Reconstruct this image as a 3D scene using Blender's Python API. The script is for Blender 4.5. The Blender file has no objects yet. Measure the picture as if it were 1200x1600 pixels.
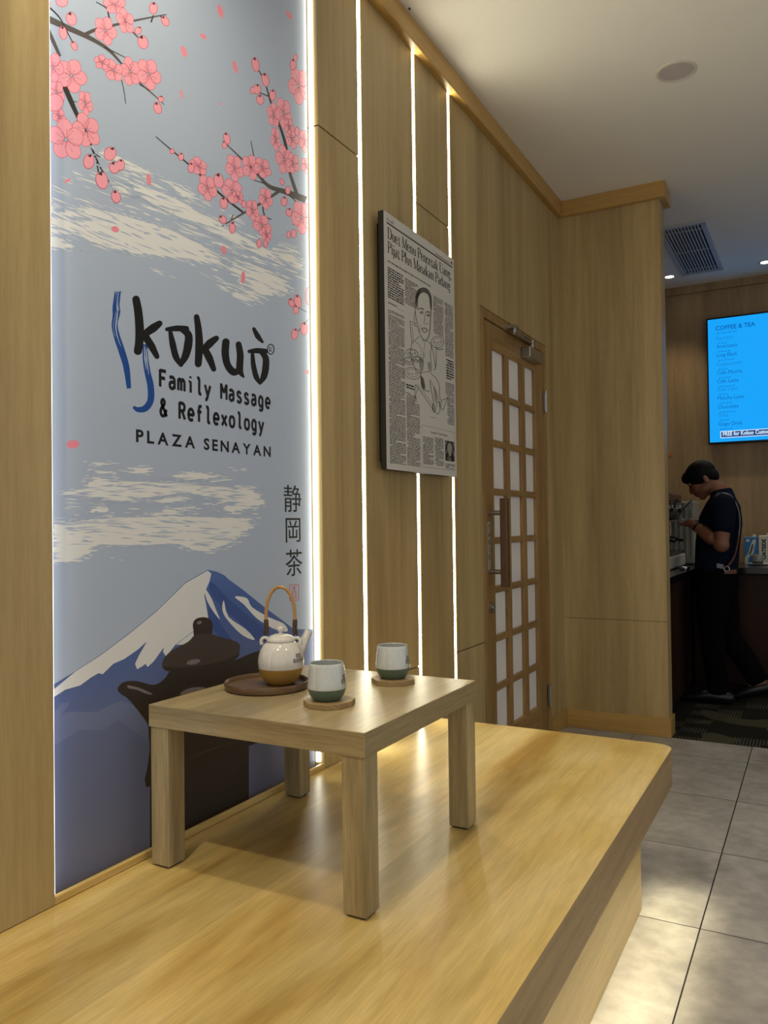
import bpy, bmesh, math, random
from math import pi, sin, cos, sqrt, radians
from mathutils import Vector, Matrix

C = bpy.context.scene
col = C.collection

# ------------------------------------------------------------------ camera
F_PX, YAW, PITCH, ROLL, CAM_Z = 1240.4, 0.50022, 0.015315, -0.012639, 1.2
fwd = Vector((-sin(YAW) * cos(PITCH), cos(YAW) * cos(PITCH), sin(PITCH)))
rgt0 = Vector((cos(YAW), sin(YAW), 0)); up0 = rgt0.cross(fwd)
rgt = rgt0 * cos(ROLL) + up0 * sin(ROLL); upv = -rgt0 * sin(ROLL) + up0 * cos(ROLL)
cam = bpy.data.cameras.new('camera'); camo = bpy.data.objects.new('camera', cam); col.objects.link(camo)
camo.matrix_world = Matrix(((rgt.x, upv.x, -fwd.x, 0), (rgt.y, upv.y, -fwd.y, 0), (rgt.z, upv.z, -fwd.z, CAM_Z), (0, 0, 0, 1)))
cam.sensor_fit = 'AUTO'; cam.sensor_width = 36; cam.lens = F_PX / 1600 * 36
C.camera = camo
C.view_settings.view_transform = 'Standard'; C.view_settings.look = 'None'
C.view_settings.gamma = 1; C.view_settings.use_curve_mapping = False
C.view_settings.exposure = 0.0

# ------------------------------------------------------------------ world and lights
w = bpy.data.worlds.new('world'); C.world = w; w.use_nodes = True
w.node_tree.nodes['Background'].inputs[0].default_value = (0.88, 0.95, 1.06, 1)
w.node_tree.nodes['Background'].inputs[1].default_value = 0.68
WARM = (1.0, 0.90, 0.68); COOL = (1.0, 0.97, 0.90)
STRIP_EMIT = 30.0       # wall strips
MURAL_EMIT = 6.5      # strips behind the mural edges
SPOT_W = 50.0          # ceiling downlights of the lounge
REAR_W = 20.0           # the two downlights over the coffee bar
TOE_W = 4.0            # strip under the platform's overhang

def ray(px, py):
    d = fwd * F_PX + rgt * (px - 600) - upv * (py - 800)
    return d
def on_x(px, py, X): d = ray(px, py); t = X / d.x; return Vector((X, d.y * t, CAM_Z + d.z * t))
def on_y(px, py, Y): d = ray(px, py); t = Y / d.y; return Vector((d.x * t, Y, CAM_Z + d.z * t))

# ------------------------------------------------------------------ materials
def srgb(h):
    v = [int(h[i:i + 2], 16) / 255 for i in (0, 2, 4)]
    return tuple(((c + .055) / 1.055) ** 2.4 if c > .04045 else c / 12.92 for c in v)
def newmat(name):
    m = bpy.data.materials.new(name); m.use_nodes = True
    return m, m.node_tree.nodes, m.node_tree.links, m.node_tree.nodes['Principled BSDF']
def plain(name, c, rough=.5, metal=0, spec=.5, coat=0):
    m, n, l, b = newmat(name)
    if isinstance(c, str): c = srgb(c)
    b.inputs['Base Color'].default_value = (*c, 1); b.inputs['Roughness'].default_value = rough
    b.inputs['Metallic'].default_value = metal; b.inputs['Specular IOR Level'].default_value = spec
    b.inputs['Coat Weight'].default_value = coat; b.inputs['Coat Roughness'].default_value = .08
    return m
def emit(name, c, s):
    m, n, l, b = newmat(name)
    if isinstance(c, str): c = srgb(c)
    b.inputs['Base Color'].default_value = (0, 0, 0, 1)
    b.inputs['Emission Color'].default_value = (*c, 1); b.inputs['Emission Strength'].default_value = s
    b.inputs['Specular IOR Level'].default_value = .1
    return m
def ramp(n, l, src, stops):
    r = n.new('ShaderNodeValToRGB')
    e = r.color_ramp.elements
    while len(e) < len(stops): e.new(.5)
    for i, (p, c) in enumerate(stops): e[i].position = p; e[i].color = (*c, 1)
    l.new(src, r.inputs[0]); return r.outputs[0]
def mix(n, l, f, a, b_, mode='MIX'):
    m = n.new('ShaderNodeMix'); m.data_type = 'RGBA'; m.blend_type = mode
    for s, v in ((0, f), (6, a), (7, b_)):
        if isinstance(v, (int, float)): m.inputs[s].default_value = v
        elif isinstance(v, tuple): m.inputs[s].default_value = (*v, 1)
        else: l.new(v, m.inputs[s])
    return m.outputs[2]
def math_(n, l, op, a, b_=None, c=None):
    m = n.new('ShaderNodeMath'); m.operation = op
    for s, v in enumerate((a, b_, c)):
        if v is None: continue
        if isinstance(v, (int, float)): m.inputs[s].default_value = v
        else: l.new(v, m.inputs[s])
    return m.outputs[0]
def wood(name, cols, axis='Z', rough=.35, band=9.0, grain=1.0, fig=1.0, seed=0.0, spec=.5, coat=0.0):
    m, n, l, b = newmat(name)
    tc = n.new('ShaderNodeTexCoord'); sep = n.new('ShaderNodeSeparateXYZ'); l.new(tc.outputs['Object'], sep.inputs[0])
    ax = 'XYZ'.index(axis); o = [i for i in range(3) if i != ax]
    along = sep.outputs[ax]
    across = math_(n, l, 'ADD', math_(n, l, 'MULTIPLY', sep.outputs[o[0]], 1.0), math_(n, l, 'MULTIPLY', sep.outputs[o[1]], 1.07))
    cmb = n.new('ShaderNodeCombineXYZ')
    l.new(math_(n, l, 'MULTIPLY', across, band), cmb.inputs[0])
    l.new(math_(n, l, 'MULTIPLY', along, .55 * fig), cmb.inputs[1]); cmb.inputs[2].default_value = seed
    n1 = n.new('ShaderNodeTexNoise'); n1.inputs['Scale'].default_value = 1; n1.inputs['Detail'].default_value = 4; n1.inputs['Roughness'].default_value = .55
    n1.inputs['Distortion'].default_value = .35; l.new(cmb.outputs[0], n1.inputs['Vector'])
    base = ramp(n, l, n1.outputs[0], [(.28, cols[0]), (.5, cols[1]), (.72, cols[2])])
    cmb2 = n.new('ShaderNodeCombineXYZ')
    l.new(math_(n, l, 'MULTIPLY', across, 260), cmb2.inputs[0]); l.new(math_(n, l, 'MULTIPLY', along, 15), cmb2.inputs[1]); cmb2.inputs[2].default_value = seed
    n2 = n.new('ShaderNodeTexNoise'); n2.inputs['Scale'].default_value = 1; n2.inputs['Detail'].default_value = 2; l.new(cmb2.outputs[0], n2.inputs['Vector'])
    g = ramp(n, l, n2.outputs[0], [(.30, (1 - .22 * grain,) * 3), (.62, (1.0,) * 3)])
    cmb3 = n.new('ShaderNodeCombineXYZ')
    l.new(math_(n, l, 'MULTIPLY', across, 45), cmb3.inputs[0]); l.new(math_(n, l, 'MULTIPLY', along, 2.4), cmb3.inputs[1]); cmb3.inputs[2].default_value = seed + 3
    n3 = n.new('ShaderNodeTexNoise'); n3.inputs['Scale'].default_value = 1; n3.inputs['Detail'].default_value = 3; l.new(cmb3.outputs[0], n3.inputs['Vector'])
    g3 = ramp(n, l, n3.outputs[0], [(.36, (1 - .20 * grain,) * 3), (.58, (1.0,) * 3)])
    # plank bands with crisp edges
    wn = n.new('ShaderNodeTexWhiteNoise'); wn.noise_dimensions = '1D'
    l.new(math_(n, l, 'ADD', math_(n, l, 'FLOOR', math_(n, l, 'MULTIPLY', across, band * .9)), seed), wn.inputs['W'])
    pb = ramp(n, l, wn.outputs[0], [(0, (.86,) * 3), (1, (1.05,) * 3)])
    c = mix(n, l, 1.0, base, g, 'MULTIPLY'); c = mix(n, l, 1.0, c, g3, 'MULTIPLY'); c = mix(n, l, 1.0, c, pb, 'MULTIPLY')
    l.new(c, b.inputs['Base Color']); b.inputs['Roughness'].default_value = rough; b.inputs['Specular IOR Level'].default_value = spec
    b.inputs['Coat Weight'].default_value = coat
    bp = n.new('ShaderNodeBump'); bp.inputs['Strength'].default_value = .06; bp.inputs['Distance'].default_value = .001
    l.new(n2.outputs[0], bp.inputs['Height']); l.new(bp.outputs[0], b.inputs['Normal'])
    return m

OAK = [srgb('a48b5a'), srgb('baa06c'), srgb('c8b07c')]
W_V = wood('oak_laminate_upright', OAK, 'Z', .42, 8, .45, 1)
W_V2 = wood('oak_laminate_partition', OAK, 'Z', .42, 9, .45, 1, 4.2)
W_Y = wood('oak_trim_lengthwise', [srgb('b38a48'), srgb('c29a55'), srgb('cda662')], 'Y', .42, 6, .5, 1)
W_X = wood('oak_trim_crosswise', [srgb('b38a48'), srgb('c29a55'), srgb('cda662')], 'X', .42, 6, .5, 1)
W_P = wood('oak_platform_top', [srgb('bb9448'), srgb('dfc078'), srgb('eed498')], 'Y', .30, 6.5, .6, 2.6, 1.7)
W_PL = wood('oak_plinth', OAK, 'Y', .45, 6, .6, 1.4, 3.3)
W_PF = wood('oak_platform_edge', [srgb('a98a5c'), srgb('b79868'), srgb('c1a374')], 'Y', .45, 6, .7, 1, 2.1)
W_TT = wood('pale_oak_table_top', [srgb('a08c62'), srgb('b09c72'), srgb('bcaa80')], 'Y', .30, 7, 1.0, 1.2, 5.5)
W_TX = wood('pale_oak_table_apron', [srgb('a08c62'), srgb('b09c72'), srgb('bcaa80')], 'X', .36, 9, 1.0, 1.2, 5.5)
W_TZ = wood('pale_oak_table_leg', [srgb('a08c62'), srgb('b09c72'), srgb('bcaa80')], 'Z', .36, 9, 1.0, 1.2, 7.5)
W_D = wood('door_oak', [srgb('94703e'), srgb('a9834c'), srgb('b78f57')], 'Z', .4, 14, 1.1, 1.5, 9)
W_DH = wood('door_rail_oak', [srgb('94703e'), srgb('a9834c'), srgb('b78f57')], 'Y', .4, 14, 1.1, 1.5, 9)
W_H = wood('dark_handle_wood', [srgb('4d331c'), srgb('5e4024'), srgb('6a482a')], 'Z', .4, 20, 1, 1, 3)
W_W = wood('walnut', [srgb('5c4430'), srgb('70553a'), srgb('7f6244')], 'X', .32, 10, 1, 2, 3)
W_CO = wood('coaster_wood', [srgb('8a7048'), srgb('a08558'), srgb('b09566')], 'X', .5, 18, 1, 2, 6)
W_R = wood('far_wall_laminate', [srgb('977a55'), srgb('a98b62'), srgb('b3966e')], 'Z', .45, 7, .6, 1, 8)
W_C = wood('dark_cabinet', [srgb('2c1a13'), srgb('351f16'), srgb('3c251b')], 'Z', .5, 6, .6, 1, 8, .2)
BACK = plain('groove_black', '15110d', .8)
PAINT = plain('ceiling_paint', 'efeae0', .75)
METAL = plain('brushed_steel', (.45, .43, .40), .32, 1)
CHROME = plain('chrome', (.75, .75, .76), .12, 1)
BLACK = plain('black_plastic', '0c0c0d', .45)
DARKMETAL = plain('dark_steel', (.12, .12, .13), .35, 1)
WHITE = plain('white_plastic', 'd8d6d2', .45)
LED = emit('led_white', (1.0, .94, .72), STRIP_EMIT)
LED_M = emit('led_mural', (1.0, .97, .80), MURAL_EMIT)
LED_L = emit('led_mural_cool', (.94, .97, 1.0), MURAL_EMIT * .6)
LAMP = emit('downlight_glow', (1.0, .93, .78), 12)

# floor tiles
def tile_mat():
    m, n, l, b = newmat('grey_stone_tile')
    tc = n.new('ShaderNodeTexCoord'); sep = n.new('ShaderNodeSeparateXYZ'); l.new(tc.outputs['Object'], sep.inputs[0])
    def line(s, off):
        u = math_(n, l, 'DIVIDE', math_(n, l, 'SUBTRACT', sep.outputs[s], off), .6005)
        f = math_(n, l, 'FRACT', u); d = math_(n, l, 'MINIMUM', f, math_(n, l, 'SUBTRACT', 1.0, f))
        return math_(n, l, 'LESS_THAN', d, .0034), math_(n, l, 'FLOOR', u)
    lx, ix = line(0, -.3265); ly, iy = line(1, 2.5005)
    g = math_(n, l, 'MAXIMUM', lx, ly)
    wn = n.new('ShaderNodeTexWhiteNoise'); cb = n.new('ShaderNodeCombineXYZ'); l.new(ix, cb.inputs[0]); l.new(iy, cb.inputs[1]); l.new(cb.outputs[0], wn.inputs['Vector'])
    sh = n.new('ShaderNodeVectorMath'); sh.operation = 'ADD'; l.new(tc.outputs['Object'], sh.inputs[0])
    sc = n.new('ShaderNodeVectorMath'); sc.operation = 'SCALE'; sc.inputs['Scale'].default_value = 9; l.new(wn.outputs['Color'], sc.inputs[0]); l.new(sc.outputs[0], sh.inputs[1])
    n1 = n.new('ShaderNodeTexNoise'); n1.inputs['Scale'].default_value = 5; n1.inputs['Detail'].default_value = 8; n1.inputs['Roughness'].default_value = .65; l.new(sh.outputs[0], n1.inputs['Vector'])
    n2 = n.new('ShaderNodeTexNoise'); n2.inputs['Scale'].default_value = 22; n2.inputs['Detail'].default_value = 6; l.new(sh.outputs[0], n2.inputs['Vector'])
    c = ramp(n, l, n1.outputs[0], [(.3, srgb('99948c')), (.52, srgb('b2ada6')), (.72, srgb('c4c0b9'))])
    c2 = ramp(n, l, n2.outputs[0], [(.35, (.84,) * 3), (.65, (1.03,) * 3)])
    c = mix(n, l, 1.0, c, c2, 'MULTIPLY'); c = mix(n, l, g, c, srgb('2a2622'))
    l.new(c, b.inputs['Base Color']); b.inputs['Roughness'].default_value = .38
    rr = math_(n, l, 'MULTIPLY_ADD', n1.outputs[0], .25, .26); l.new(rr, b.inputs['Roughness'])
    bp = n.new('ShaderNodeBump'); bp.inputs['Strength'].default_value = .5; bp.inputs['Distance'].default_value = .002; bp.invert = True
    l.new(g, bp.inputs['Height']); l.new(bp.outputs[0], b.inputs['Normal'])
    return m
def carpet_mat():
    m, n, l, b = newmat('dark_patterned_carpet')
    tc = n.new('ShaderNodeTexCoord'); sep = n.new('ShaderNodeSeparateXYZ'); l.new(tc.outputs['Object'], sep.inputs[0])
    def cell(sx, sy, seed):
        cb = n.new('ShaderNodeCombineXYZ')
        l.new(math_(n, l, 'FLOOR', math_(n, l, 'MULTIPLY', sep.outputs[0], sx)), cb.inputs[0]); l.new(math_(n, l, 'FLOOR', math_(n, l, 'MULTIPLY', sep.outputs[1], sy)), cb.inputs[1]); cb.inputs[2].default_value = seed
        wn = n.new('ShaderNodeTexWhiteNoise'); l.new(cb.outputs[0], wn.inputs['Vector']); return wn.outputs['Value']
    st = math_(n, l, 'GREATER_THAN', math_(n, l, 'FRACT', math_(n, l, 'MULTIPLY', sep.outputs[0], 62)), .62)
    msk = math_(n, l, 'GREATER_THAN', cell(7, 9, 1), .58)
    a = math_(n, l, 'MULTIPLY', st, msk)
    no = n.new('ShaderNodeTexNoise'); no.inputs['Scale'].default_value = 2.6; no.inputs['Detail'].default_value = 1; l.new(tc.outputs['Object'], no.inputs['Vector'])
    leaf = math_(n, l, 'GREATER_THAN', no.outputs[0], .63)
    c = mix(n, l, a, srgb('24231d'), srgb('55534a')); c = mix(n, l, leaf, c, srgb('4a4738'))
    l.new(c, b.inputs['Base Color']); b.inputs['Roughness'].default_value = .95; b.inputs['Specular IOR Level'].default_value = .1
    return m
TILE = tile_mat(); CARPET = carpet_mat()

# ------------------------------------------------------------------ mesh helpers
class MB:
    def __init__(s): s.v = []; s.f = []; s.m = []
    def add(s, vs, fs, mi=0):
        o = len(s.v); s.v += [tuple(v) for v in vs]
        for f in fs: s.f.append(tuple(i + o for i in f)); s.m.append(mi)
        return s
    def box(s, a, b, mi=0):
        x0, y0, z0 = a; x1, y1, z1 = b
        return s.add([(x0, y0, z0), (x1, y0, z0), (x1, y1, z0), (x0, y1, z0), (x0, y0, z1), (x1, y0, z1), (x1, y1, z1), (x0, y1, z1)],
                     [(3, 2, 1, 0), (4, 5, 6, 7), (0, 1, 5, 4), (1, 2, 6, 5), (2, 3, 7, 6), (3, 0, 4, 7)], mi)
    def obox(s, c, ax, ay, az, mi=0):
        c = Vector(c); vs = []
        for k in (-1, 1):
            for (i, j) in ((-1, -1), (1, -1), (1, 1), (-1, 1)): vs.append(c + ax * i + ay * j + az * k)
        return s.add(vs, [(3, 2, 1, 0), (4, 5, 6, 7), (0, 1, 5, 4), (1, 2, 6, 5), (2, 3, 7, 6), (3, 0, 4, 7)], mi)
    def prism(s, poly, z0, z1, mi=0, side=None):      # poly counter-clockwise in XY
        n = len(poly)
        s.add([(x, y, z0) for x, y in poly] + [(x, y, z1) for x, y in poly],
              [tuple(range(n - 1, -1, -1)), tuple(range(n, 2 * n))], mi)
        o = len(s.v) - 2 * n
        for i in range(n):
            j = (i + 1) % n; s.f.append((o + i, o + j, o + n + j, o + n + i)); s.m.append(mi if side is None else side)
        return s
    def lathe(s, prof, c=(0, 0, 0), n=48, mi=0, mids=None):
        o = len(s.v); cx, cy, cz = c
        for r, z in prof:
            for k in range(n): a = 2 * pi * k / n; s.v.append((cx + r * cos(a), cy + r * sin(a), cz + z))
        for i in range(len(prof) - 1):
            for k in range(n):
                k2 = (k + 1) % n
                s.f.append((o + i * n + k, o + i * n + k2, o + (i + 1) * n + k2, o + (i + 1) * n + k)); s.m.append(mi if mids is None else mids[i])
        return s
    def tube(s, pts, rad, n=12, mi=0, ref=None, caps=True, rnd=False):
        pts = [Vector(p) for p in pts]; N = len(pts)
        if not isinstance(rad, (list, tuple)): rad = [rad] * N
        rad = [r if isinstance(r, (list, tuple)) else (r, r) for r in rad]
        if rnd:   # round ends
            ta = (pts[0] - pts[1]).normalized(); tb = (pts[-1] - pts[-2]).normalized()
            ra = rad[0]; rb = rad[-1]; P = []; R = []
            for q in (80, 55, 28): P.append(pts[0] + ta * max(ra) * sin(radians(q))); R.append((ra[0] * cos(radians(q)), ra[1] * cos(radians(q))))
            P += pts; R += list(rad)
            for q in (28, 55, 80): P.append(pts[-1] + tb * max(rb) * sin(radians(q))); R.append((rb[0] * cos(radians(q)), rb[1] * cos(radians(q))))
            pts, rad, N = P, R, len(P)
        o = len(s.v); u = None
        for i in range(N):
            t = (pts[min(i + 1, N - 1)] - pts[max(i - 1, 0)]).normalized()
            if ref is not None: u = Vector(ref) - t * t.dot(Vector(ref))
            elif u is None: u = t.cross(Vector((0, 0, 1))) if abs(t.z) < .9 else t.cross(Vector((0, 1, 0)))
            else: u = u - t * t.dot(u)
            u.normalize(); w_ = t.cross(u)
            for k in range(n):
                a = 2 * pi * k / n; s.v.append(tuple(pts[i] + u * rad[i][0] * cos(a) + w_ * rad[i][1] * sin(a)))
        for i in range(N - 1):
            for k in range(n):
                k2 = (k + 1) % n; s.f.append((o + i * n + k, o + i * n + k2, o + (i + 1) * n + k2, o + (i + 1) * n + k)); s.m.append(mi)
        if caps:
            s.f.append(tuple(o + k for k in range(n - 1, -1, -1))); s.m.append(mi)
            s.f.append(tuple(o + (N - 1) * n + k for k in range(n))); s.m.append(mi)
        return s
    def ell(s, c, ax, ay, az, n=20, mi=0):           # ellipsoid with three half-axis vectors
        c = Vector(c); o = len(s.v); R = n // 2
        for i in range(R + 1):
            t = pi * i / R; t = min(max(t, .02), pi - .02)
            for k in range(n): a = 2 * pi * k / n; s.v.append(tuple(c + ax * sin(t) * cos(a) + ay * sin(t) * sin(a) + az * cos(t)))
        for i in range(R):
            for k in range(n):
                k2 = (k + 1) % n; s.f.append((o + (i + 1) * n + k, o + (i + 1) * n + k2, o + i * n + k2, o + i * n + k)); s.m.append(mi)
        s.f.append(tuple(o + k for k in range(n))); s.m.append(mi)
        s.f.append(tuple(o + R * n + k for k in range(n - 1, -1, -1))); s.m.append(mi)
        return s
    def mesh(s, name, mats):
        me = bpy.data.meshes.new(name); me.from_pydata(s.v, [], s.f)
        for m in (mats if isinstance(mats, (list, tuple)) else [mats]): me.materials.append(m)
        me.polygons.foreach_set('material_index', s.m); me.update()
        return me
    def build(s, name, mats, parent=None, smooth=False, bevel=0, seg=2, fixn=True):
        me = s.mesh(name, mats)
        if fixn:
            bm = bmesh.new(); bm.from_mesh(me); bmesh.ops.recalc_face_normals(bm, faces=bm.faces); bm.to_mesh(me); bm.free()
        o = bpy.data.objects.new(name, me); col.objects.link(o)
        if smooth:
            me.polygons.foreach_set('use_smooth', [True] * len(me.polygons)); me.set_sharp_from_angle(angle=radians(42))
        if bevel:
            md = o.modifiers.new('bevel', 'BEVEL'); md.width = bevel; md.segments = seg; md.limit_method = 'ANGLE'; md.angle_limit = radians(40)
        if parent is not None: put(o, parent)
        return o
def put(o, parent):                                   # parent and keep the place
    o.parent = parent; o.matrix_parent_inverse = Matrix.Translation(-parent.location) if parent.rotation_euler.z == 0 else parent.matrix_basis.inverted()
def tag(o, label=None, cat=None, group=None, kind=None):
    if label: o['label'] = label
    if cat: o['category'] = cat
    if group: o['group'] = group
    if kind: o['kind'] = kind
    return o
def thing(name, loc, label, cat, group=None):
    o = bpy.data.objects.new(name, None); col.objects.link(o); o.location = loc; o.empty_display_size = .05
    return tag(o, label, cat, group)
def structure(o, label=None):
    o['kind'] = 'structure'
    if label: o['label'] = label
    return o
def rounded(poly, radii, seg=8):
    out = []; n = len(poly)
    for i, (p, r) in enumerate(zip(poly, radii)):
        p = Vector(p)
        if r == 0: out.append(tuple(p)); continue
        a = (Vector(poly[i - 1]) - p).normalized(); b = (Vector(poly[(i + 1) % n]) - p).normalized()
        ang = a.angle(b); d = r / math.tan(ang / 2); c = p + (a + b).normalized() * (r / sin(ang / 2))
        s0 = p + a * d - c; s1 = p + b * d - c
        a0 = math.atan2(s0.y, s0.x); da = math.atan2(s0.x * s1.y - s0.y * s1.x, s0.dot(s1))
        for k in range(seg + 1): t = a0 + da * k / seg; out.append((c.x + r * cos(t), c.y + r * sin(t)))
    return out
_tc = {}
def text2d(s, bold=0.0, res=3):
    k = (s, bold, res)
    if k in _tc: return _tc[k]
    cu = bpy.data.curves.new('t', 'FONT'); cu.body = s; cu.size = 1; cu.offset = bold; cu.resolution_u = res
    ob = bpy.data.objects.new('t', cu); col.objects.link(ob)
    dg = bpy.context.evaluated_depsgraph_get(); me = bpy.data.meshes.new_from_object(ob.evaluated_get(dg))
    vs = [(v.co.x, v.co.y) for v in me.vertices]; fs = [tuple(p.vertices) for p in me.polygons]
    bpy.data.objects.remove(ob); bpy.data.curves.remove(cu); bpy.data.meshes.remove(me)
    _tc[k] = (vs, fs); return vs, fs

# ------------------------------------------------------------------ the setting
XW = -1.326            # face of the left wall panels
CEIL = 3.09
structure(MB().box((-1.55, -2.2, -.05), (3.2, 4.62, 0)).build('floor', TILE))
tag(MB().box((-1.40, 4.62, -.05), (3.2, 6.8, .002)).build('carpet', CARPET), 'dark patterned carpet on the floor behind the coffee bar', 'carpet', kind='structure')
structure(MB().box((-1.55, -2.2, CEIL), (3.2, 6.95, CEIL + .08)).build('ceiling', PAINT))
wl = MB()
wl.box((-1.55, -2.2, 0), (-1.372, 3.357, CEIL), 1); wl.box((-1.55, 3.357, 2.187), (-1.372, 4.344, CEIL), 1); wl.box((-1.55, 4.344, 0), (-1.372, 4.72, CEIL), 1)
def panel(y0, y1, z0, z1): wl.box((-1.370, y0, z0), (XW, y1, z1), 0)
ZT = 3.02
panel(-2.2, 1.062, .461, ZT)
panel(2.035, 2.280, .461, 2.428); panel(2.035, 2.280, 2.432, ZT)
panel(2.302, 2.690, .461, .662); panel(2.302, 2.690, .666, ZT)
panel(2.712, 3.020, .461, 2.428); panel(2.712, 3.020, 2.432, ZT)
panel(3.042, 3.355, 0, .660); panel(3.042, 3.355, .664, ZT)
panel(3.355, 4.346, 2.189, ZT); panel(4.346, 4.625, 0, ZT)
wl.box((-1.370, 2.76, 0), (XW - .001, 3.042, .460), 0)
wl.box((-1.372, 2.03, 3.0), (-1.368, 4.6, 3.05), 1)
for y0, y1, zz in ((2.035, 2.280, 2.43), (2.302, 2.690, .664), (2.712, 3.020, 2.43), (3.042, 3.355, .662)): wl.box((-1.369, y0 + .001, zz - .003), (XW - .005, y1 - .001, zz + .003), 1)
structure(wl.build('wall_left', [W_V, BACK], bevel=.0012, seg=1))
we = MB(); we.box((-1.36, 4.625, 0), (-.745, 4.745, .636), 0); we.box((-1.36, 4.625, .6375), (-.745, 4.745, CEIL), 0); we.box((-1.35, 4.63, .6), (-.75, 4.74, .66), 1)
structure(we.build('wall_partition', [W_V2, BACK], bevel=.0015, seg=1))
structure(MB().box((-1.55, 6.80, 0), (3.2, 6.95, CEIL)).build('wall_far', W_R))
structure(MB().box((-1.55, 4.74, 0), (-1.40, 6.8, CEIL)).build('wall_rear', W_R))
def crown(name, boxes, m):
    mb = MB()
    for a, b in boxes: mb.box(a, b)
    structure(mb.build(name, m, bevel=.002, seg=1))
crown('trim_1', [((XW - .02, -2.2, 3.0), (XW + .034, 4.625, CEIL))], W_Y)
crown('trim_2', [((XW + .034, 4.592, 3.0), (-.712, 4.625, CEIL)), ((-.745, 4.625, 3.0), (-.712, 4.79, CEIL)), ((-1.3, 4.745, 3.0), (-.745, 4.79, CEIL))], W_X)
crown('trim_3', [((-1.4, 6.775, 3.03), (3.2, 6.80, CEIL))], W_R)
crown('baseboard_partition', [((XW + .012, 4.610, 0), (-.733, 4.625, .105)), ((-.745, 4.625, 0), (-.733, 4.757, .105))], W_X)
crown('baseboard_left', [((XW, 4.36, 0), (XW + .012, 4.625, .105))], W_Y)
structure(MB().box((3.2, -2.2, 0), (3.3, 6.95, .35)).box((3.2, -2.2, 2.7), (3.3, 6.95, CEIL)).box((3.2, 4.4, .35), (3.3, 6.95, 1.5)).build('wall_right', PAINT))  # unseen; rear part added to cut fill, kept low so daylight reaches the ceiling
structure(MB().box((-1.55, -2.3, 0), (3.3, -2.2, .3)).box((-1.55, -2.3, 2.6), (3.3, -2.2, CEIL)).build('wall_back', PAINT))

crown('trim_4', [((-1.3365, 1.0625, .4602), (XW, 2.0345, .4775))], W_P)
# --- door
door = bpy.data.objects.new('door_1', None); col.objects.link(door); door.location = (XW, 3.85, 0); structure(door, 'oak lattice door with frosted panes and a dark pull handle in the panelled wall')
mb = MB()
mb.box((-1.40, 3.359, 0), (XW + .001, 3.402, 2.185)); mb.box((-1.40, 4.303, 0), (XW + .001, 4.342, 2.185)); mb.box((-1.40, 3.402, 2.143), (XW + .001, 4.303, 2.185))
mb.build('door_frame', W_D, door, bevel=.0015, seg=1)
XD = XW - .004; DY0, DY1 = 3.407, 4.299
stl = MB()
py = [(3.512, 3.684), (3.741, 3.920), (3.984, 4.146)]
prow = []
z = 2.019
for r in range(8): prow.append((z - .198, z)); z -= .2297
stl.box((XD - .04, DY0, .01), (XD, py[0][0], 2.139)); stl.box((XD - .04, py[2][1], .01), (XD, DY1, 2.139))
stl.box((XD - .04, py[0][1], .2), (XD, py[1][0], 2.02)); stl.box((XD - .04, py[1][1], .2), (XD, py[2][0], 2.02))
stl.build('stile', W_D, door, bevel=.002, seg=1)
rl = MB()
rl.box((XD - .039, py[0][0], prow[0][1]), (XD - .0005, py[2][1], 2.139)); rl.box((XD - .039, py[0][0], .01), (XD - .0005, py[2][1], prow[7][0]))
for r in range(7):
    for a, b in py: rl.box((XD - .039, a, prow[r + 1][1]), (XD - .0005, b, prow[r][0]))
rl.build('rail', W_DH, door, bevel=.002, seg=1)
PANE = plain('frosted_pane', 'f2ece2', .55)
gl = MB()
gl.box((XD - .026, py[0][0] - .005, prow[7][0] - .005), (XD - .016, py[2][1] + .005, 2.022))
gl.build('pane', PANE, door)
hd = MB(); hd.box((XW + .052, 3.428, .905), (XW + .088, 3.460, 1.312)); hob = hd.build('pull_handle', W_H, door, bevel=.004)
so = MB()
for zz in (1.245, .975): so.tube([(XD, 3.444, zz), (XW + .054, 3.444, zz)], .011, 14)
so.build('standoff', METAL, hob, smooth=True)
pl = MB(); pl.box((XD, 3.417, .985), (XD + .003, 3.450, 1.205)); plo = pl.build('sign_plate', plain('plate_grey', 'aeaa9c', .45, 0), door)
tx = MB()
for i, ch in enumerate('TARIK'):
    vs, fs = text2d(ch, .02); xs = [p[0] for p in vs]; cx = (min(xs) + max(xs)) / 2
    tx.add([(XD + .0036, 3.4335 + (x - cx) * .034, 1.168 - i * .034 + y * .034) for x, y in vs], fs)
tx.build('lettering', BLACK, plo, fixn=False)
MB().tube([(XD - .002, 3.452, .81), (XD + .012, 3.452, .81)], .026, 28).tube([(XD + .01, 3.452, .81), (XD + .018, 3.452, .81)], .013, 20).build('lock', METAL, door, smooth=True)
for zz in (1.87, .24):
    h = MB(); h.tube([(XW + .008, 4.302, zz - .055), (XW + .008, 4.302, zz + .055)], .008, 12); h.box((XW, 4.286, zz - .05), (XW + .004, 4.318, zz + .05))
    h.tube([(XW + .008, 4.302, zz - .062), (XW + .008, 4.302, zz + .062)], .005, 10)
    h.build('hinge', METAL, door, smooth=True)
cl = MB(); cl.box((XD, 3.93, 2.050), (XD + .05, 4.17, 2.108)); clo = cl.build('door_closer', METAL, door, bevel=.006)
ar = MB(); ar.obox((XW + .035, 3.87, 2.128), Vector((.010, .0, 0)), Vector((-.004, .16, 0)), Vector((0, 0, .005))); ar.obox((XW + .030, 3.86, 2.146), Vector((.009, 0, 0)), Vector((.003, .13, 0)), Vector((0, 0, .004)))
ar.tube([(XW + .035, 3.99, 2.1), (XW + .035, 3.99, 2.15)], .012, 14); ar.tube([(XW + .034, 3.72, 2.125), (XW + .034, 3.72, 2.16)], .012, 14); ar.box((XW, 3.69, 2.15), (XW + .05, 3.75, 2.165))
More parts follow.
